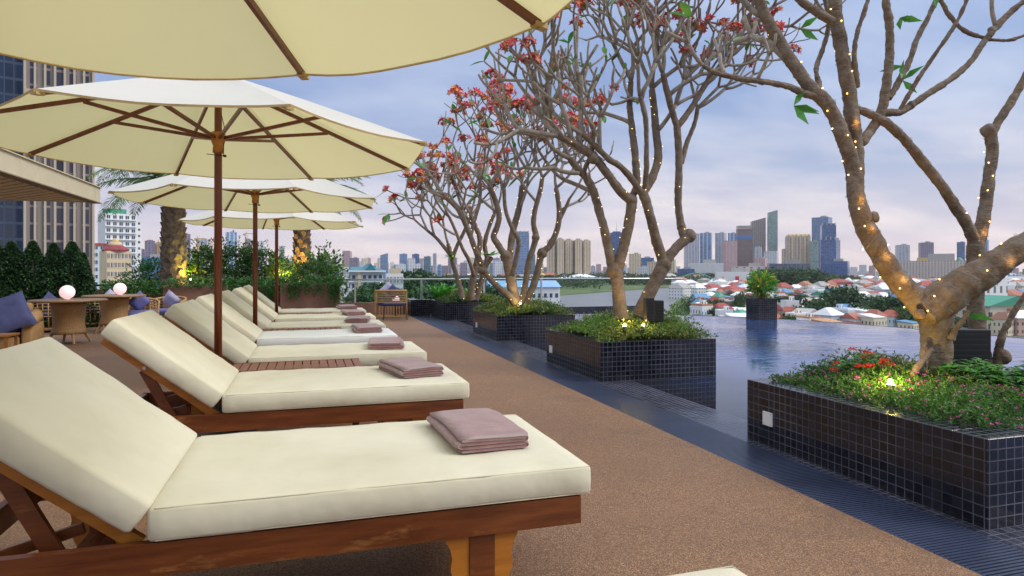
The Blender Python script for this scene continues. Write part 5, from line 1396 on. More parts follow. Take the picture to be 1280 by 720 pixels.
# ================================================================== the city
CITY = random.Random(99)
ZG = GZ
def DG(v): return F*(H-ZG)/(v-HV)
def gp(u, v, dz=0): p = G(u, v, ZG); return (p.x, p.y, ZG+dz)
mb = MB(); mb.add([(-9000,-3000,ZG),(9000,-3000,ZG),(9000,16000,ZG),(-9000,16000,ZG)], [(0,1,2,3)]); struct(mb.build('ground', M['ground']))
def sheet(name, px, dz, mat):
    pts = [gp(u, v, dz) for u, v in px]
    mb = MB(); mb.add(pts, [tuple(range(len(pts)))]); return struct(mb.build(name, mat))
sheet('riverbank', [(360,372),(480,362),(560,358),(640,354),(720,351.5),(800,350.5),(870,351),(905,353),(905,357.5),(860,358),(800,362),(740,366.5),(683,370.5),(620,377),(560,384),(430,410),(330,430)], .25, M['bank'])
sheet('river', [(560,384.5),(620,377.5),(683,370.8),(740,366.8),(800,362.3),(860,358.6),(905,358),(905,359.5),(890,363),(872,368),(852,374),(840,381),(836,396),(838,440),(820,520),(560,520),(430,430),(430,411)], .12, M['river'])
sheet('riverside_scrub', [(835,398),(838,383),(846,376),(862,369),(890,363.5),(908,362),(925,372),(940,392),(940,400),(900,402)], .3, M['bank'])
sheet('street', [(884,400),(930,372),(980,356),(986,356),(940,374),(905,404)], .4, M['road'])

# --- houses
def house_proto(kind, wall, roof):
    w, d, h = 1.0, 1.0, 1.0   # unit body, scaled per copy
    r = bpy.data.objects.new('house', None); COL.objects.link(r)
    MB().box((0,0,.5), (1,1,1)).build('walls', FHU[wall], r)
    if kind == 'hip':
        MB().add([(-.56,-.56,1.0),(.56,-.56,1.0),(.56,.56,1.0),(-.56,.56,1.0),(-.22,0,1.42),(.22,0,1.42)], [(0,1,5,4),(1,2,5),(2,3,4,5),(3,0,4),(3,2,1,0)]).build('roof', M[roof], r)
    elif kind == 'gable':
        MB().add([(-.55,-.56,1.0),(.55,-.56,1.0),(.55,.56,1.0),(-.55,.56,1.0),(-.55,0,1.38),(.55,0,1.38)], [(0,1,5,4),(1,2,5),(2,3,4,5),(3,0,4),(3,2,1,0)]).build('roof', M[roof], r)
    elif kind == 'shed':
        MB().add([(-.54,-.54,1.0),(.54,-.54,1.0),(.54,.54,1.16),(-.54,.54,1.16),(-.54,.54,1.0),(.54,.54,1.0)], [(0,1,2,3),(1,5,2),(0,3,4),(4,3,2,5),(4,5,1,0)]).build('roof', M[roof], r)
    else:
        MB().b2((-.5,-.5,1.0), (.5,-.46,1.1)).b2((-.5,.46,1.0), (.5,.5,1.1)).b2((-.5,-.46,1.0), (-.46,.46,1.1)).b2((.46,-.46,1.0), (.5,.46,1.1)).b2((-.46,-.46,1.0), (.46,.46,1.03)).build('roof', M[roof], r)
        MB().box((.2,.1,1.16), (.3,.3,.26)).build('stair_box', FHU[wall], r)
    return r
# unit sized houses need window patterns in unit space
FHU = {}
for k, wc, gc in (('w', (.74,.75,.76), (.14,.16,.19)), ('c', (.66,.60,.46), (.13,.12,.11)), ('p', (.56,.38,.31), (.12,.10,.10)), ('b', (.50,.62,.72), (.12,.15,.19)), ('g', (.42,.43,.42), (.10,.10,.11)), ('d', (.24,.18,.15), (.07,.06,.06))):
    FHU[k] = facade('house_walls_'+k, wc, gc, .25, .45, .38, .42)
WN = {'w': 'white', 'c': 'cream', 'p': 'pink', 'b': 'pale blue', 'g': 'grey', 'd': 'brown'}
RNm = {'roof_red': 'red', 'roof_orange': 'orange', 'roof_blue': 'bright blue', 'roof_white': 'white', 'roof_grey': 'grey', 'roof_brown': 'brown', 'roof_green': 'green', 'roof_teal': 'teal'}
PROT = {}
def house(x, y, w, d, h, kind, wall, roof, rz, where, group, label=None):
    key = (kind, wall, roof)
    if key not in PROT: r = PROT[key] = house_proto(*key)
    else:
        s = PROT[key]; r = s.copy(); COL.objects.link(r)
        for ch in s.children: c = ch.copy(); COL.objects.link(c); c.parent = r
    r.location = (x, y, ZG+.05); r.scale = (w, d, h); r.rotation_euler = (0,0,rz)
    kn = {'hip': 'hipped', 'gable': 'gabled', 'shed': 'lean-to', 'flat': 'flat'}[kind]
    r['label'] = label or 'small %s walled house with %s %s roof %s' % (WN[wall], RNm[roof], kn, where); r['category'] = 'house'; r['group'] = group
    return r
occ = []
def free(x, y, rad):
    for (a, b, c) in occ:
        if (a-x)**2+(b-y)**2 < (c+rad)**2: return False
    return True
def groundpt(u, D): p = W(u, HV, D); return p.x, p.y
# hand placed ones
def hand(u, v, wpx, hpx, kind, wall, roof, lab, dm=1.0, rz=0.2, cat=None):
    D = DG(v); x, y = groundpt(u, D); w = wpx*D/F; h = hpx*D/F*(.72 if kind != 'flat' else .9)
    house(x, y, w, w*dm, h, kind, wall, roof, rz, '', 'houses beyond the pool', lab); occ.append((x, y, max(w, w*dm)*.62))
hand(992, 401, 42, 20, 'hip', 'c', 'roof_grey', 'pale grey hip roofed hall just beyond the pool edge, left of the big tree clump', .8, .3)
hand(1040, 406, 40, 16, 'hip', 'w', 'roof_grey', 'grey hip roofed house partly behind dark trees beyond the pool edge', .8, .1)
hand(1078, 404, 40, 16, 'hip', 'w', 'roof_white', 'white hip roofed house right of the dark trees beyond the pool edge', .7, -.1)
hand(940, 397, 44, 12, 'gable', 'w', 'roof_white', 'low white gabled shed just behind the small pool planter', .6, .2)
hand(1246, 413, 54, 44, 'gable', 'c', 'roof_green', 'cream gabled house with green roof seen between the trunks at the right', 1.2, 1.35)
hand(1222, 392, 50, 50, 'flat', 'w', 'roof_white', 'white four storey block seen between the trunks at the right', .8, .1)
hand(1262, 386, 40, 24, 'hip', 'p', 'roof_orange', 'orange hipped roof house at the right edge', .8, .2)
hand(1272, 415, 40, 30, 'flat', 'p', 'roof_orange', 'salmon coloured house at the right edge below the thin branch', .8, .1)
hand(1047, 363, 32, 14, 'hip', 'd', 'roof_red', 'large red hipped roof building in the middle of the low-rise quarter', .6, .1)
hand(1012, 373, 44, 10, 'hip', 'p', 'roof_red', 'long red roofed house left of the big red roof', .5, .1)
hand(1084, 376, 46, 12, 'gable', 'w', 'roof_red', 'long red gabled house right of centre in the low-rise quarter', .4, .05)
hand(1030, 383, 34, 11, 'gable', 'w', 'roof_white', 'wide white gabled warehouse in the low-rise quarter', .6, .2)
hand(1060, 382, 30, 10, 'gable', 'b', 'roof_blue', 'blue gabled warehouse right of the white one', .6, .2)
hand(974, 390, 22, 9, 'shed', 'b', 'roof_blue', 'bright blue lean-to roof among the trees beyond the small planter', .8, .1)
hand(893, 378, 40, 10, 'shed', 'b', 'roof_blue', 'blue roofed riverside shed left of the small planter', .5, .1)
hand(908, 386, 22, 12, 'shed', 'c', 'roof_white', 'cream riverside shed left of the small planter', .8, .1)
hand(925, 372, 26, 9, 'gable', 'w', 'roof_blue', 'blue gabled shed behind the riverside sheds', .6, .1)
hand(1235, 372, 60, 20, 'flat', 'w', 'roof_white', 'long white flat roofed block behind the thick right limb', .5, .1)
hand(1260, 358, 40, 14, 'flat', 'w', 'roof_blue', 'white block with blue roof at the right edge of the city', .5, .1)
# white pagoda shaped tower
def pagoda(u, v, hpx, wpx):
    D = DG(v); x, y = groundpt(u, D); s = D/F; r = empty('pagoda', (x, y, ZG), 'small tiered cream pagoda with orange roofs in the low-rise quarter', 'pagoda')
    hh = hpx*s; ww = wpx*s; n = 4
    for k in range(n):
        z0 = hh*.8*k/n; w = ww*(1-.2*k)*.5; MB().b2((-w*.8,-w*.8,z0), (w*.8,w*.8,z0+hh*.14)).build('storey', FHU['w'], r)
        MB().add([(-w,-w,z0+hh*.14),(w,-w,z0+hh*.14),(w,w,z0+hh*.14),(-w,w,z0+hh*.14),(-w*.6,-w*.6,z0+hh*.2),(w*.6,-w*.6,z0+hh*.2),(w*.6,w*.6,z0+hh*.2),(-w*.6,w*.6,z0+hh*.2)], [(0,1,5,4),(1,2,6,5),(2,3,7,6),(3,0,4,7),(4,5,6,7),(3,2,1,0)]).build('tier_roof', M['roof_orange'], r)
    MB().lathe([(ww*.12, hh*.8), (ww*.05, hh*.9), (.02, hh)], n=8).build('spire', M['gold'], r); occ.append((x, y, ww))
pagoda(1010, 372, 22, 14)
def scatter(u0, u1, Ds, prob, where, group, nmax, sz=(9, 15), hs=(5, 9), blue=.2, mind=0):
    n = 0
    for D in Ds:
        u = u0+CITY.uniform(0, 8)
        while u < u1 and n < nmax:
            w = CITY.uniform(*sz)*(1+D/2500); d = w*CITY.uniform(.7, 1.3); h = CITY.uniform(*hs)*(1+D/4000)
            if CITY.random() < prob:
                x, y = groundpt(u, D*CITY.uniform(.985, 1.015))
                if free(x, y, w*.42):
                    roof = CITY.choices(('roof_red', 'roof_orange', 'roof_blue', 'roof_white', 'roof_grey', 'roof_brown', 'roof_green'), (17, 13, 18*blue*5, 26, 24, 14, 3))[0]
                    kind = CITY.choices(('hip', 'gable', 'shed', 'flat'), (30, 34, 16, 20))[0]
                    if kind == 'flat': roof = CITY.choice(('roof_white', 'roof_grey', 'roof_white', 'roof_orange'))
                    wall = CITY.choices(('w', 'c', 'p', 'b', 'g', 'd'), (40, 22, 12, 12, 8, 6))[0]
                    house(x, y, w, d, h*(1.5 if kind == 'flat' and CITY.random() < .4 else 1), kind, wall, roof, CITY.choice((.2, .2, 1.77, .1, -.3))+CITY.uniform(-.1, .1), where, group); occ.append((x, y, w*.5)); n += 1
            u += w*F/D*CITY.uniform(1.0, 1.35)
    return n
cnt = scatter(872, 1300, (290, 300, 311, 322, 334, 347, 361, 376, 392, 409, 427, 446, 466, 488, 511, 536), .62, 'beyond the pool', 'houses beyond the pool', 215, (5.2,8.6), (4.2,7.6))
cnt += scatter(905, 1300, (560, 590, 620), .62, 'in the mid low-rise quarter', 'houses in the middle of the low-rise quarter', 60, (7, 11), (5.5, 9))
cnt2 = scatter(570, 880, (1330, 1480), .7, 'on the far bank of the river', 'houses on the far river bank', 22, (14, 26), (7, 12), .05)
# farther ones: one mass
mb = MB(); rn = random.Random(5)
def mini(x, y, w, d, h, rz, mi, ri):
    m3 = Matrix.Rotation(rz, 3, 'Z'); c = Vector((x, y, ZG))
    mb.box(c+Vector((0,0,h/2)), (w, d, h), rz, mi)
    P4 = [m3 @ Vector((a*w*.54, b*d*.54, h)) + c for a, b in ((-1,-1),(1,-1),(1,1),(-1,1))]; rg = [m3 @ Vector((a*w*.25, 0, h*1.4)) + c for a in (-1, 1)]
    mb.add(P4+rg, [(0,1,5,4), (1,2,5), (2,3,4,5), (3,0,4)], ri)
for D in (650, 680, 712, 746, 784, 826, 872, 920, 970, 1025, 1090, 1160, 1250, 1370, 1500, 1660, 1850, 2100):
    u = 850 if D < 1600 else 560
    while u < 1300:
        w = rn.uniform(8, 20)*(.6+D/1800); x, y = groundpt(u, D*rn.uniform(.98, 1.02))
        if rn.random() < .8: mini(x, y, w, w*rn.uniform(.7,1.2), rn.uniform(6, 12), rn.uniform(-.3,.5), rn.randrange(3), 3+rn.choices(range(5), (4, 3.5, 1.5, 6, 6))[0])
        u += w*F/D*rn.uniform(1, 1.3)
o = mb.build('distant_houses', [FH['hw'], FH['hc'], FH['hp'], M['roof_red'], M['roof_orange'], M['roof_blue'], M['roof_white'], M['roof_grey']])
tag(o, 'mass of tiny distant rooftops between the low-rise quarter and the towers', 'houses', kind='stuff')

# --- trees of the city
def crown_mesh(seed, mat):
    mb = MB(); rn = random.Random(seed)
    for k in range(5):
        c = (rn.uniform(-.45,.45), rn.uniform(-.45,.45), .62+rn.uniform(-.12,.16)); rr_ = rn.uniform(.34, .5)
        bush(mb, c, (rr_, rr_, rr_*.62), 240, (.125,.10), (0,1), seed*7+k, .55, .4, -.6, .3)
    me = bpy.data.meshes.new('crown'); me.from_pydata(mb.v, [], mb.f); me.materials.append(M[mat[0]]); me.materials.append(M[mat[1]])
    me.polygons.foreach_set('material_index', mb.m); me.update(); return me
CM = [crown_mesh(1, ('clump','clump2')), crown_mesh(2, ('clump2','clump')), crown_mesh(3, ('clump','clump3')), crown_mesh(4, ('clump2','clump2'))]
tm = MB().tube([(0,0,0), (.02,0,.3), (0,.01,.6)], [.045,.035,.02], 6); TM = bpy.data.meshes.new('trunk'); TM.from_pydata(tm.v, [], tm.f); TM.materials.append(M['bark2'])
TN = ['mid green', 'dark green', 'light green', 'very dark green']
def ctree(x, y, s, h, k, lab, group='trees among the houses', z=None):
    r = empty('city_tree', (x, y, ZG if z is None else z), lab, 'tree', group, CITY.uniform(0, 6.28)); r.scale = (s, s, h)
    for nm, me in (('crown', CM[k]), ('trunk', TM)):
        o = bpy.data.objects.new(nm, me); COL.objects.link(o); o.parent = r
    occ.append((x, y, s*.3))
nt_ = 0
for (u, v, wpx, hpx, k, lab) in ((1022,408,44,30,1,'dark round tree clump just beyond the pool edge, between two grey roofs'), (1052,398,60,36,1,'widest dark tree crown beyond the middle of the pool edge'), (1000,404,26,20,0,'green tree beside the grey hall roof'),
      (985,396,34,24,3,'dark tree right of the small pool planter'), (1112,408,50,34,0,'broad green tree left of the big trunk'), (1135,414,36,26,2,'light green tree touching the big trunk'), (1095,400,44,26,1,'dark green tree left of the big trunk, behind the broad one'),
      (1002,388,24,18,1,'round tree behind the blue lean-to'), (925,394,14,26,2,'narrow light green tree left of the small planter'), (958,394,20,20,0,'tree behind the small pool planter'), (1165,412,30,24,0,'tree between the trunks of the biggest frangipani'), (1075,408,30,22,2,'light green tree right of the white hip roof')):
    D = DG(v); x, y = groundpt(u, D); ctree(x, y, wpx*D/F/1.5, hpx*D/F, k, lab)
for i in range(520):
    D = 290*(1150/290)**CITY.random(); u = CITY.uniform(868, 1300); x, y = groundpt(u, D); s = CITY.uniform(5, 10)
    if not free(x, y, s*.3) : continue
    k = CITY.choice((0,0,2,1)); ctree(x, y, s, s*CITY.uniform(.75, 1.1), k, 'small %s tree among the houses beyond the pool' % TN[k]); nt_ += 1
    if nt_ > 165: break
for i in range(90):   # far bank trees
    u = CITY.uniform(520, 890); v = CITY.choice((351.2, 352.4, 354, 356))+CITY.uniform(-.5, .8); D = DG(v)
    if u < 640: D *= .75
    x, y = groundpt(u, D)
    if v > 355 and CITY.random() < .6: continue
    k = CITY.randrange(4); s = CITY.uniform(12, 24); ctree(x, y, s, s*.8, k, 'small %s tree on the far green river bank' % TN[k], 'trees on the far river bank')
for i in range(26):   # hill of trees before the mall
    u = CITY.uniform(962, 1008); D = CITY.uniform(760, 1000); x, y = groundpt(u, D); k = CITY.choice((1,3,1,0)); ctree(x, y, 26, 26, k, 'large %s tree of the wooded hill before the glass mall' % TN[k], 'trees of the wooded hill')
for i in range(12):
    u = CITY.uniform(1020, 1062); D = CITY.uniform(1050, 1200); x, y = groundpt(u, D); k = CITY.choice((1,0,2)); ctree(x, y, 24, 18, k, 'large %s tree in the green belt under the blue towers' % TN[k], 'trees under the blue towers')
# right bank scrub
mb = MB(); rn = random.Random(3)
for i in range(220):
    u = rn.uniform(838, 935); v = rn.uniform(366, 396)
    if u < 838+(v-366)*-.9+22: continue
    p = gp(u, v); bush(mb, (p[0], p[1], ZG+.8), (rn.uniform(2,4), rn.uniform(2,4), rn.uniform(1.2, 2.6)), 45, (1.1,.8), (0,1,2), i, .5, .4, -.2)
o = mb.build('riverside_bushes', [M['clump3'], M['clump'], M['leaf_b']]); tag(o, 'green scrub and bushes on the near river bank left of the sheds', 'bushes', kind='stuff')

# --- towers
def tower(u0, u1, vt, D, mat, lab, rz=None, depth=None, top='flat', cat='tower', name='tower', extra=None, turn=.25, zb=ZG):
    uc = (u0+u1)/2; x, y = groundpt(uc, D); view = atan2(x, y); wpx = (u1-u0)*D/F*cos(atan((uc-640)/F))
    hgt = H+(HV-vt)*D*1.0/F-zb
    dp = depth or wpx*.8; w = wpx/(cos(turn)+abs(sin(turn))*dp/wpx) if turn else wpx
    r = empty(name, (x, y, zb), lab, cat, None, -view+turn)
    body = MB().box((0,0,hgt/2), (w, dp, hgt)).build('wall', mat, r)
    if top == 'flat':
        MB().b2((-w/2,-dp/2,hgt), (w/2,-dp/2+w*.03,hgt+w*.05)).b2((-w/2,dp/2-w*.03,hgt), (w/2,dp/2,hgt+w*.05)).b2((-w/2,-dp/2+w*.03,hgt), (-w/2+w*.03,dp/2-w*.03,hgt+w*.05)).b2((w/2-w*.03,-dp/2+w*.03,hgt), (w/2,dp/2-w*.03,hgt+w*.05)).build('parapet', mat, r)
        MB().box((w*.12,0,hgt+w*.08), (w*.35, dp*.4, w*.16)).build('roof_block', M['concrete'], r)
    elif top == 'slant':
        MB().add([(-w/2,-dp/2,hgt),(w/2,-dp/2,hgt),(w/2,dp/2,hgt),(-w/2,dp/2,hgt),(w/2,-dp/2,hgt+w*.28),(w/2,dp/2,hgt+w*.28)], [(0,1,4),(0,4,5,3),(1,2,5,4),(3,5,2)]).build('slanted_crown', mat, r)
    elif top == 'crown':
        MB().b2((-w*.42,-dp*.42,hgt), (w*.42,dp*.42,hgt+w*.14)).build('crown_setback', mat, r)
        for sx in (-.44,-.15,.15,.44): MB().box((sx*w,-dp*.46,hgt+w*.05), (w*.05, w*.05, w*.3)).build('fin', M['concrete'], r)
    elif top == 'mast':
        MB().tube([(0,0,hgt), (0,0,hgt+w*.8)], [w*.03, w*.01], 5).build('mast', M['steel'], r); MB().box((0,0,hgt+w*.05), (w*.6, dp*.6, w*.1)).build('roof_block', mat, r)
    elif top == 'gold':
        MB().add([(-w/2,-dp/2,hgt),(w/2,-dp/2,hgt),(w/2,dp/2,hgt),(-w/2,dp/2,hgt),(-w*.44,-dp*.4,hgt+w*.10),(w*.44,-dp*.4,hgt+w*.10),(w*.44,dp*.4,hgt+w*.10),(-w*.44,dp*.4,hgt+w*.10)], [(0,1,5,4),(1,2,6,5),(2,3,7,6),(3,0,4,7),(4,5,6,7)]).build('gilded_roof', M['gold'], r)
    if extra: extra(r, w, dp, hgt)
    return r
A_ = FA
# big cream housing block, five slabs, one thing
D = 1720
r = None
x, y = groundpt(711, D); s = D/F; r = empty('apartment_block', (x, y, ZG), 'large cream and brown apartment block of joined high slabs above the far river bank', 'apartment block', None, -atan2(x, y)+.12)
hg = H+(HV-300)*s-ZG
for k, (dx, ww, dh, dy) in enumerate(((-22.5,9,0,0), (-11.5,8.5,1,-4), (-.5,9,0,0), (11,8.5,0,-4), (22,9,-1,0))):
    h_ = hg+dh*s; MB().box((dx*s, dy*s, h_/2), (ww*s, 14*s, h_)).build('slab', A_['cream'], r); MB().box((dx*s, dy*s, h_+1.6), (ww*s*.5, 8*s, 3.2)).build('roof_block', M['concrete'], r)
for dx in (-17,-6,5.2,16.5): MB().box((dx*s, 2*s, hg*.49), (2.6*s, 10*s, hg*.98)).build('recess', A_['creamdark'], r)
MB().box((-10*s, -9*s, 5), (20*s, 6*s, 10)).build('podium', FH['hw'], r)
specs = [
 (762,779,291,1500,'deepblue','dark blue glass tower with a small crane, behind the second tree','mast'),
 (786,801,318,1700,'cream','cream and brown mid-rise block right of the dark blue tower','flat'),
 (798,817,323,1750,'deepblue','lower dark blue block right of the cream mid-rise','flat'),
 (809,822,328,1500,'cream','small cream block with orange roof line behind the right trunk of the second tree','flat'),
 (797,811,334,1450,'white','low white block in front of the cream mid-rise','flat'),
 (835,845,325,1600,'cream','pale cream block right of the second tree','flat'),
 (855,874,293,2000,'palegrey','pale grey striped residential tower at the left of the main cluster','flat'),
 (875,890,292,2010,'blueband','tower with blue and white vertical stripes in the main cluster','flat'),
 (894,908,292,2050,'palegrey','grey blue residential tower, third in the main cluster','flat'),
 (910,921,292,2200,'blueband','thin blue tower behind the pink tower','flat'),
 (903,921,303,1850,'pink','pink residential tower in front of the main cluster','crown'),
 (938,957,277,2050,'taupe','tall taupe tower left of the tallest slender tower','slant'),
 (959,972,266,2000,'greenglass','tallest slender pale green glass tower of the skyline','slant'),
 (955,973,316,1800,'white','white tower with stepped top at the foot of the tallest tower','crown'),
 (943,952,309,1850,'palegrey','small grey tower before the taupe tower','flat'),
 (943,959,323,1650,'pink','low pinkish white block in front of the small grey tower','flat'),
 (1015,1040,273,1950,'blue','tallest blue glass tower right of the cream castle like block','flat'),
 (1025,1045,282,1850,'deepblue','middle dark blue glass tower overlapping the tallest blue one','crown'),
 (1026,1050,300,1700,'deepblue','front blue glass slab tower of the blue group','crown'),
 (1012,1023,302,1800,'greenglass','pale green white tower left of the blue glass group','flat'),
 (1027,1062,328,1600,'deepblue','low blue and white podium block under the blue towers','flat'),
 (1119,1137,307,2100,'palegrey','grey twin tower standing alone, left one','flat'),
 (1148,1167,304,2150,'purple','grey brown twin tower standing alone, right one','flat'),
 (1196,1207,303,2300,'deepblue','narrow dark blue tower seen left of the second trunk','flat'),
 (1228,1236,300,2300,'blue','narrow blue tower seen right of the second trunk','flat'),
 # left cluster
 (428,440,315,1900,'pink','pinkish tower with stepped top above the teal roof','crown'),
 (437,449,323,1750,'purple','purple grey tower beside the pinkish one','flat'),
 (449,455,327,1700,'white','small white tower right of the purple one','flat'),
 (475,485,319,1750,'blue','blue glass tower with a slanted sail top','slant'),
 (488,493,328,1500,'white','thin white tower with dark stripe right of the sail tower','mast'),
 (493,507,331,1500,'white','white apartment block left of centre skyline','flat'),
 (499,509,318,1850,'blue','grey blue glass tower behind the white block','flat'),
 (509,519,324,1550,'white','white stepped apartment tower in the left skyline','crown'),
 (515,524,318,1900,'deepblue','dark blue tower behind the white stepped one','flat'),
 (519,526,330,1450,'white','small white tower in front of the dark blue one','flat'),
 (530,539,321,1500,'teal','rounded teal glass tower in the left skyline','flat'),
 (541,546,317,1700,'palegrey','thin pale blue grey tower right of the teal one','mast'),
 (547,552,331,1500,'blueband','small pale blue tower left of the farthest tree','flat'),
 (575,584,329,1700,'purple','grey purple tower behind the farthest tree','flat'),
 (590,597,333,1700,'palegrey','small grey tower behind the trunks of the farthest tree','flat'),
 (616,628,327,1400,'white','white tower left of the third tree trunk','crown'),
 (628,640,332,1400,'white','lower white block beside the third tree trunk','flat'),
 (641,661,292,1500,'blue','tall blue grey glass tower behind the stems of the third tree','crown'),
 (662,669,318,1550,'teal','lower teal tower right of the tall glass tower','flat'),
 (282,296,291,1900,'blueband','pale blue tower seen over the hedge between the umbrella poles','flat'),
 (306,313,299,1500,'purple','unfinished grey tower by a crane over the hedge','flat'),
 (321,330,302,1900,'white','white tower over the hedge right of the second umbrella pole','flat'),
 (349,356,308,1900,'palegrey','grey tower over the hedge right of the farthest umbrella pole','flat'),
 (225,238,293,1500,'purple','grey unfinished tower right of the left palm trunk','flat'),
 (181,194,301,1300,'purple','grey unfinished tower frame left of the left palm trunk','mast'),
 (193,208,305,1250,'brown','brown grey unfinished tower frame beside the left palm trunk','flat'),
 (170,182,312,1250,'purple','lower grey tower frame right of the white high-rise','flat'),
 (246,262,300,1700,'palegrey','pale tower over the hedge right of the left palm','flat'),
]
TW = {}
for (a, b, vt, D, m_, lab, top) in specs: TW[lab] = tower(a, b, vt, D, A_[m_], lab, top=top, turn=CITY.uniform(.05, .35)*CITY.choice((-1, 1)))
# brown tower under construction with blue netting
def cons(r, w, dp, h):
    MB().box((0,0,h*.845), (w*1.03, dp*1.03, h*.075)).build('blue_netting', M['bluenet'], r)
    mb = MB()
    for k in range(3): mb.box((0,0,h+2+k*4), (w, dp, .8))
    for a in (-.45,-.15,.15,.45):
        for b in (-.45,.45): mb.box((a*w, b*dp, h+5), (1.2,1.2,10))
    mb.build('open_frame', M['concrete'], r)
tower(920,940,287,1900,A_['brown'],'brown tower under construction wrapped in a band of blue netting',top='none',extra=cons,turn=.15)
# castle-like cream block
def castle(r, w, dp, h):
    for k in range(6): x_ = (-.42+k*.17)*w; MB().box((x_,-dp*.5,h*.52), (w*.07, dp*.12, h*1.04)).build('bay', A_['cream'], r)
    MB().box((-.50*w,0,h*.36), (w*.30, dp*.8, h*.72)).build('side_wing', A_['castle'], r)
    MB().box((.52*w,-dp*.1,h*.43), (w*.16, dp*.7, h*.86)).build('corner_turret', A_['castle'], r)
tower(981,1013,296,1850,A_['castle'],'cream castle like tower block with a gilded roof and side wings',top='gold',extra=castle,turn=.1)
# malls
tower(958,1012,332,1300,A_['darkglass'],'long low dark glass mall under the castle like block',top='flat',depth=60,turn=.1,cat='mall',name='shopping_mall')
def mallx(r, w, dp, h):
    mb = MB()
    for k in range(2): mb.box((-w*.33+0*k, -dp/2-.6, h*.55), (w*.12 if k else w*.035, .8, h*.12 if k else h*.38))
    mb.build('red_emblem', M['red'], r)
    MB().box((w*.05,-dp/2-.4,h*.45), (w*.10, .6, h*.7)).build('red_facade_panel', M['red'], r)
tower(893,942,342,1150,M['white'],'white low mall with red panels at the foot of the main cluster',top='flat',depth=50,turn=.08,extra=mallx,cat='mall',name='shopping_mall')
tower(917,960,335,1350,A_['mall'],'pinkish white mall with red dots behind the white mall',top='flat',depth=50,turn=.05,cat='mall',name='shopping_mall')
tower(860,904,331,1700,FH['hw'],'long white podium building at the foot of the striped towers',top='flat',depth=60,turn=.05,cat='building',name='podium_building')
tower(846,868,337,1500,A_['deepblue'],'low dark blue building by the green bridge',top='flat',depth=40,turn=.05,cat='building',name='office_building')
tower(600,690,355,600,M['roof_blue'],'unused',top='none') if False else None
# big pale hotel
def hotelx(r, w, dp, h):
    for sx in (-.42,-.1,.2): MB().box((sx*w,-dp*.05,h*1.05), (w*.10, dp*.5, h*.12)).build('pavilion', A_['hotel'], r)
    MB().lathe([(w*.055,h), (w*.055,h*1.10), (w*.045,h*1.22), (w*.02,h*1.32), (.1,h*1.36)], (w*.36,0,0), 16).build('green_dome', M['roof_green'], r, True)
    MB().lathe([(w*.02,h), (w*.02,h*1.1), (.1,h*1.25)], (-w*.30,0,0), 10).build('small_dome', M['roof_green'], r, True)
tower(1118,1212,330,1500,A_['hotel'],'wide pale stone hotel with green domes behind the big tree',top='flat',depth=60,turn=.0,extra=hotelx,cat='hotel',name='hotel')
tower(1146,1192,324,1650,M['gold'],'broad brownish golden roofed hall behind the pale hotel',top='flat',depth=50,turn=0,cat='hall',name='hall')
# green arch bridge
D = 1250; x, y = groundpt(870, D); s = D/F; r = empty('arch_bridge', (x, y, ZG), 'green steel arch bridge across the river', 'bridge', None, -atan2(x, y)); hw = 27*s; zd = H-(348.5-HV)*s-ZG
MB().box((0,0,zd), (2*hw, 10, 1.6)).build('deck', M['concrete'], r)
for sy in (-5, 5): MB().tube([(-hw*.75+1.5*hw*k/14, sy, zd+7*s*sin(pi*k/14)) for k in range(15)], 1.0, 6).build('arch', M['bridge'], r)
mb = MB()
for k in range(1, 14):
    for sy in (-5, 5): mb.box((-hw*.75+1.5*hw*k/14, sy, zd+3.5*s*sin(pi*k/14)), (.5,.5,7*s*sin(pi*k/14)))
mb.build('hangers', M['bridge'], r)
for k in (-.9,-.45,.45,.9): MB().box((k*hw, 0, zd/2), (3,8,zd)).build('pier', M['concrete'], r)
# cranes
def crane(u, vt, D, lab, jib=12):
    x, y = groundpt(u, D); s = D/F; r = empty('tower_crane', (x, y, ZG), lab, 'crane', 'yellow tower cranes', CITY.uniform(-.4,.4)); h = H+(HV-vt)*s-ZG
    mb = MB(); w = 1.4
    for a in (-1, 1):
        for b in (-1, 1): mb.tube([(a*w, b*w, 0), (a*w, b*w, h)], .3, 4)
    z = 0
    while z < h-4: mb.bar((-w,-w,z), (w,-w,z+4), .35, .35); mb.bar((w,w,z), (-w,w,z+4), .35, .35); z += 4
    mb.build('mast', M['crane'], r); MB().bar((-jib*.3*s,0,h), (jib*s,0,h), 1.4, 1.4).build('jib', M['crane'], r); MB().box((-jib*.28*s,0,h-2), (4,3,4)).build('counterweight', M['concrete'], r)
    MB().add([(-1,-1,h),(1,-1,h),(1,1,h),(-1,1,h),(0,0,h+4*s)], [(0,1,4),(1,2,4),(2,3,4),(3,0,4)]).build('apex', M['crane'], r)
crane(247, 298, 1200, 'yellow tower crane over the hedge right of the left palm trunk', 8); crane(264, 299, 1250, 'yellow tower crane just left of the nearest visible umbrella pole', 7); crane(308, 292, 1250, 'yellow tower crane by the unfinished tower over the hedge', 8); crane(198, 303, 1150, 'yellow tower crane in front of the unfinished tower frames', 5)
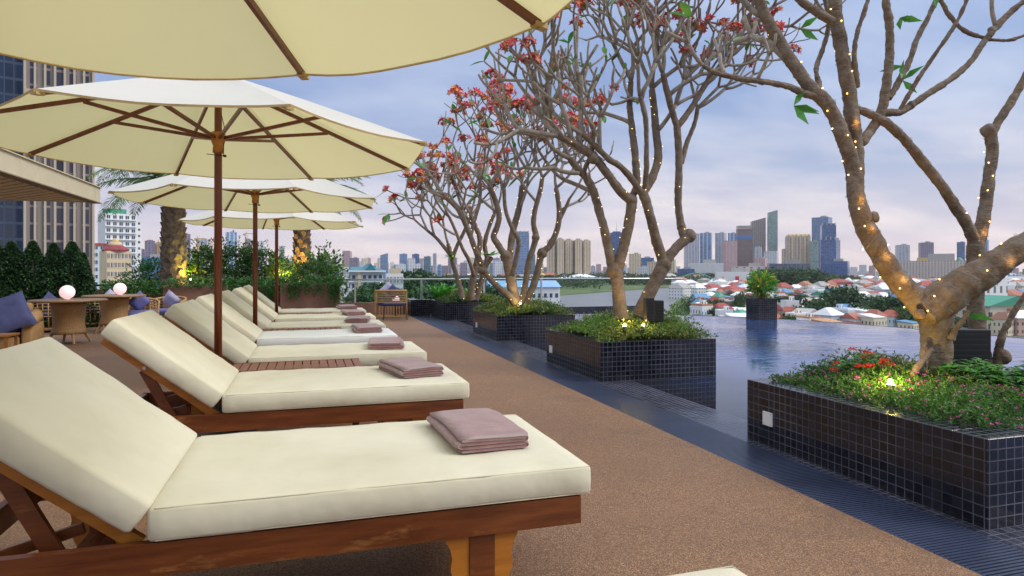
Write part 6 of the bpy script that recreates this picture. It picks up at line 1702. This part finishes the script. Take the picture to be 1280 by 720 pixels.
# skyline filler
rn = random.Random(12); nf_ = 0
for u in list(range(120, 420, 9))+list(range(420, 700, 4))+list(range(700, 900, 9))+list(range(870, 1290, 12)):
    D = rn.uniform(2300, 3400); wpx = rn.uniform(5, 12); vt = rn.choice((336, 333, 331, 329, 326, 323, 332, 334)) if u < 660 else rn.choice((335, 336, 334, 333, 331))
    if u < 420: vt -= 5
    m_ = rn.choice(('white','palegrey','pink','blue','cream','purple','teal','white','palegrey')); nf_ += 1
    nm_ = {'white': 'white', 'palegrey': 'pale grey', 'pink': 'pinkish', 'blue': 'bluish', 'cream': 'cream', 'purple': 'purple grey', 'teal': 'teal'}[m_]
    t_ = tower(u, u+wpx, vt, D, A_[m_], 'tiny distant %s block on the %s horizon' % (nm_, 'left' if u < 420 else 'middle' if u < 860 else 'right'), top=rn.choice(('flat','none','crown')), turn=rn.uniform(-.3,.3), name='distant_block', cat='building'); t_['group'] = 'distant blocks on the horizon'

# --- nearer buildings at the left
# blue glass office tower
def off(r, w, dp, h):
    MB().box((0,-dp/2-.25,h*.33), (w*1.0,.5,1.0)).build('white_band', M['white'], r); mb = MB()
    MB().box((0,-dp/2-.25,h*.52), (w*1.0,.5,.8)).build('white_band', M['white'], r)
D = 150
tower(-60,34,-30,D,A_['nearglass'],'dark blue curtain wall office tower behind the hedge at the left edge',top='flat',depth=16,turn=.0,extra=off,cat='office tower',name='office_tower')
def brn(r, w, dp, h):
    for k in range(8): x_ = -w/2+w*(k+.0)/7; MB().box((x_,-dp/2-.25,h/2), (.42,.55,h)).build('pilaster', M['brownpil'], r)
    for z in (h*.30, h*.5, h*.72): MB().box((0,-dp/2-.2,z), (w,.7,.7)).build('cornice', M['brownpil'], r)
M['brownpil'] = plain('apartment_pilaster', (.48,.41,.33), .8, var=.1)
tower(34,116,-20,140,A_['nearbrown'],'tall brown apartment tower with pale pilasters behind the hedge',top='flat',depth=14,turn=-.0,extra=brn,cat='apartment tower',name='apartment_tower')
# white high-rise with individual windows
def near_block(u0, u1, vt, D, wallmat, lab, cols, rows, z_from=0, turn=.35, extra=None, name='high_rise', cat='high-rise', frame=M['white'], glassm=None, wf=.55, hf=.5):
    uc = (u0+u1)/2; x, y = groundpt(uc, D); view = atan2(x, y); wpx = (u1-u0)*D/F*cos(atan((uc-640)/F))
    hgt = H+(HV-vt)*D/F-ZG; dp = wpx*.7; w = wpx/(cos(turn)+abs(sin(turn))*.7)
    r = empty(name, (x, y, ZG), lab, cat, None, -view+turn)
    MB().box((0,0,hgt/2), (w, dp, hgt)).build('wall', wallmat, r)
    zf = hgt-rows*3.3 if rows*3.3 < hgt else 0
    cw = w/cols; n = 0
    gm = glassm or M['winglass']
    proto = MB().box((0,0,0), (cw*wf, .12, 3.3*hf)).build('window', gm, r); fr = MB().b2((-cw*wf/2-.12,-.12,-3.3*hf/2-.12), (cw*wf/2+.12,.02,-3.3*hf/2)).b2((-.06,-.12,-3.3*hf/2), (.06,.0,3.3*hf/2)).build('frame', frame, proto)
    first = True
    for j in range(rows):
        for i in range(cols):
            q = Vector((-w/2+cw*(i+.5), -dp/2-.05, hgt-1.8-3.3*j))
            if q.z < 1 or n >= 96: continue
            if first: proto.location = q; first = False
            else:
                c = proto.copy(); COL.objects.link(c); c.parent = r; c.location = q
                c2 = fr.copy(); COL.objects.link(c2); c2.parent = c
            n += 1
    if extra: extra(r, w, dp, hgt)
    return r
M['winglass'] = plain('window_glass', (.05,.07,.11), .15, var=.4, vs=.3)
M['creamwall'] = plain('cream_wall', (.66,.54,.36), .8, var=.08, vs=.2)
M['whitewall'] = plain('white_wall', (.74,.76,.78), .8, var=.06, vs=.2)
M['bluewall'] = plain('pale_blue_wall', (.55,.66,.74), .8, var=.06, vs=.2)
def hx1(r, w, dp, h):
    MB().b2((-w*.4,-dp*.4,h), (w*.2,dp*.3,h+2.4)).build('green_canopy', M['roof_green'], r)
    MB().b2((w*.5,-dp*.3,0), (w*.72,dp*.5,h*.94)).build('rear_wing', FH['hw'], r)
    for j in range(12): MB().box((0,-dp/2-.6,h-3.3*j-3.2), (w*.98,1.1,.25)).build('balcony_slab', M['whitewall'], r)
near_block(123,170,268,330,M['whitewall'],'tall white high-rise with balconies and a green roof canopy',5,16,extra=hx1,turn=.3)
near_block(113,150,305,300,M['bluewall'],'pale blue white block with a red trimmed roof left of the domed building',4,12,turn=.1,extra=lambda r,w,dp,h: MB().b2((-w*.5,-dp*.52,h-1.2), (w*.3,-dp*.5-.1,h+.2)).build('red_trim', M['roof_red'], r))
def dome(r, w, dp, h):
    n = 16
    MB().lathe([(w*.56,h), (w*.56,h+.5), (w*.30,h+2.2), (.1,h+2.4)], n=8).build('red_roof', M['roof_red'], r)
    MB().lathe([(w*.26,h+1.2), (w*.26,h+3.2), (w*.16,h+3.4)], n=16).build('drum', M['creamwall'], r, True)
    MB().lathe([(w*.15,h+3.3)]+[(w*.15*cos(pi/2*k/6)+.01, h+3.3+w*.17*sin(pi/2*k/6)) for k in range(1, 7)], n=16).build('golden_dome', M['gold'], r, True)
near_block(125,164,314,240,M['creamwall'],'cream and pink building with red roof and a small golden dome',7,11,turn=.35,extra=dome,name='domed_building',cat='building')
tower(168,212,324,420,M['bluenet'],'blue sheeted building behind the ferns left of the palm',top='flat',depth=20,turn=0,cat='building',name='building')
# teal roofed pale building behind the railing
D = 260; x, y = groundpt(452, D); s = D/F; w_ = 44*s; h_ = H-(340-HV)*s-ZG
r = empty('teal_roof_building', (x, y, ZG), 'pale building with a wide teal hipped roof behind the glass railing', 'building', None, -atan2(x, y)+.1)
K = 2.74
MB().box((0,0,h_/2), (w_, 8*K, h_)).build('wall', M['bluewall'], r)
MB().box((0,0,h_+.12*K), (w_*1.12, 9.2*K, .22*K)).build('eaves', M['whitewall'], r)
z0 = h_+.24*K; a = w_*.55
MB().add([(-a,-4.5*K,z0),(a,-4.5*K,z0),(a,4.5*K,z0),(-a,4.5*K,z0),(-a*.6,0,z0+.5*K),(a*.6,0,z0+.5*K)], [(0,1,5,4),(1,2,5),(2,3,4,5),(3,0,4)]).build('roof', M['roof_teal'], r)
MB().add([(0,-4.6*K,z0+.02),(a*.55,-4.6*K,z0+.02),(a*.28,-4.6*K,z0+1.0*K),(0,0,z0+.4*K),(a*.55,0,z0+.4*K),(a*.28,0,z0+1.0*K)], [(0,1,2),(1,4,5,2),(0,2,5,3)]).build('gable', M['roof_teal'], r)
for j_ in range(6):
    for i_ in range(7):
        if i_ == 2: continue
        q = Vector((-w_*.43+i_*w_*.143, -4.03*K, h_-2.0-j_*3.3)); f_ = MB().box((0,0,0), (w_*.08,.3,1.6)).build('window', M['winglass'], r); f_.location = q; MB().box((0,-.2,-.95), (w_*.10,.4,.25)).build('sill', M['whitewall'], f_)
for j_ in range(6): MB().box((0,-4.1*K,h_-.4-j_*3.3), (w_*1.02,.8,.3)).build('floor_band', M['whitewall'], r)
MB().box((-w_*.143,-4.05*K,h_*.5), (w_*.09,1.2,h_)).build('stair_shaft', M['creamwall'], r)

# further blocks behind the railing
near_block(482,504,342,190,M['whitewall'],'white low block with a yellow roof edge right of the teal roof',5,6,turn=.05,name='apartment_block',cat='building',extra=lambda r,w,dp,h: MB().b2((-w*.2,-dp*.5,h), (w*.35,dp*.3,h+1.5)).build('roof_block', M['creamwall'], r))
near_block(427,436,334,240,M['whitewall'],'narrow white building at the left of the teal roof',3,8,turn=.05,name='apartment_block',cat='building')
# low long roofs right of the railing: blue roofed warehouse
D = 330; x, y = groundpt(652, D); s = D/F; r = empty('warehouse', (x, y, ZG), 'large warehouse with pale blue roof behind the third tree', 'warehouse', None, -atan2(x, y)+.15); h_ = H-(358-HV)*s-ZG; w_ = 84*s
MB().box((0,0,h_/2), (w_, 26, h_)).build('wall', M['whitewall'], r)
M['roof_paleblue'] = plain('roof_pale_blue', (.24,.42,.66), .5, var=.1, vs=.2)
MB().add([(-w_*.52,-14,h_),(w_*.52,-14,h_),(w_*.52,14,h_),(-w_*.52,14,h_),(-w_*.52,0,h_+3),(w_*.52,0,h_+3)], [(0,1,5,4),(1,2,5),(2,3,4,5),(3,0,4)]).build('roof', M['roof_paleblue'], r)
for k in range(12): MB().box((-w_*.46+k*w_*.083,-13.1,h_*.80), (w_*.04,.2,h_*.1)).build('window', M['winglass'], r)
# trees behind the railing
for (u, vt, D, s, k, lab) in ((462,363,200,8,2,'light green tree directly behind the glass railing'),(478,358,225,10,0,'mid green tree behind the rattan armchair'),(446,370,180,6,0,'small green tree at the left end of the glass railing'),
      (515,340,260,9,3,'dark conical tree behind the railing, under the towers'),(530,350,230,16,1,'wide dark tree behind the right part of the railing'),(508,353,220,13,1,'dark tree behind the middle of the railing'),(552,352,240,16,1,'dark tree behind the strap leaved plants'),(572,356,230,16,3,'dark tree behind the farthest planter'),
      (500,368,170,10,1,'low dark tree right behind the armchair'),(522,364,190,13,3,'very dark tree mass low behind the railing'),(542,366,180,13,1,'dark tree mass low behind the far planter'),(605,362,260,16,1,'dark green tree left of the blue roofed warehouse')):
    x, y = groundpt(u, D); top = H+(HV-vt)*D/F; ctree(x, y, s, s*.9, k, lab, 'trees behind the railing', top-s*.9)
mb = MB(); rn = random.Random(31)
for i in range(520):
    u = rn.uniform(560, 880); v = 352.5+9.5*rn.random()**1.1
    if u > 740: v = 352+5*rn.random()
    if u < 640: v = rn.uniform(355, 370)
    p = gp(u, v); D = DG(v); q = D/1000
    bush(mb, (p[0], p[1], ZG+3*q), (rn.uniform(8,18)*q, rn.uniform(7,16)*q, rn.uniform(4, 9)*q), 45, (3.2*q,2.6*q), (2,) if i % 2 else ((0,) if i % 2 else (1,)), i, .5, .4, -.2)
o = mb.build('riverbank_bushes', [M['clump3'], M['clump'], M['clump2']]); tag(o, 'band of green bushes along the far river bank', 'bushes', kind='stuff')
# lamp post on the bank
x, y = groundpt(678, 700); r = empty('lamp_mast', (x, y, ZG), 'tall lighting mast with round head on the far bank right of the third tree', 'lamp mast')
MB().tube([(0,0,0), (0,0,22)], [.7,.5], 8).build('mast', M['concrete'], r); MB().lathe([(.5,21), (3.2,23), (3.2,24), (.5,25.5)], n=12).build('head', M['gold'], r)
# unused helper objects were never created; remove the unplaced house prototypes if any

# tall trunks for the trees standing behind the railing
for o in list(COL.objects):
    if o.name.startswith('city_tree') and o.get('group') == 'trees behind the railing':
        for c in o.children:
            if c.name.startswith('trunk'): c.location.z = -( (o.location.z-ZG)/o.scale.z)*.98; c.scale.z = ((o.location.z-ZG)/o.scale.z+.5)/.6
# air
HZ = MB().b2((-2500,-60,ZG-1), (3600,5200,230)).build('haze', None)
m = bpy.data.materials.new('haze_air'); m.use_nodes = True; nt = m.node_tree; nt.nodes.clear()
o_ = nt.nodes.new('ShaderNodeOutputMaterial'); pv = nt.nodes.new('ShaderNodeVolumePrincipled'); pv.inputs['Color'].default_value = (.92,.92,1,1); pv.inputs['Density'].default_value = 0.00005; pv.inputs['Anisotropy'].default_value = .2
nt.links.new(pv.outputs[0], o_.inputs['Volume']); HZ.data.materials.clear(); HZ.data.materials.append(m); HZ['kind'] = 'stuff'; HZ['label'] = 'thin pale haze in the air over the city'; HZ['category'] = 'haze'
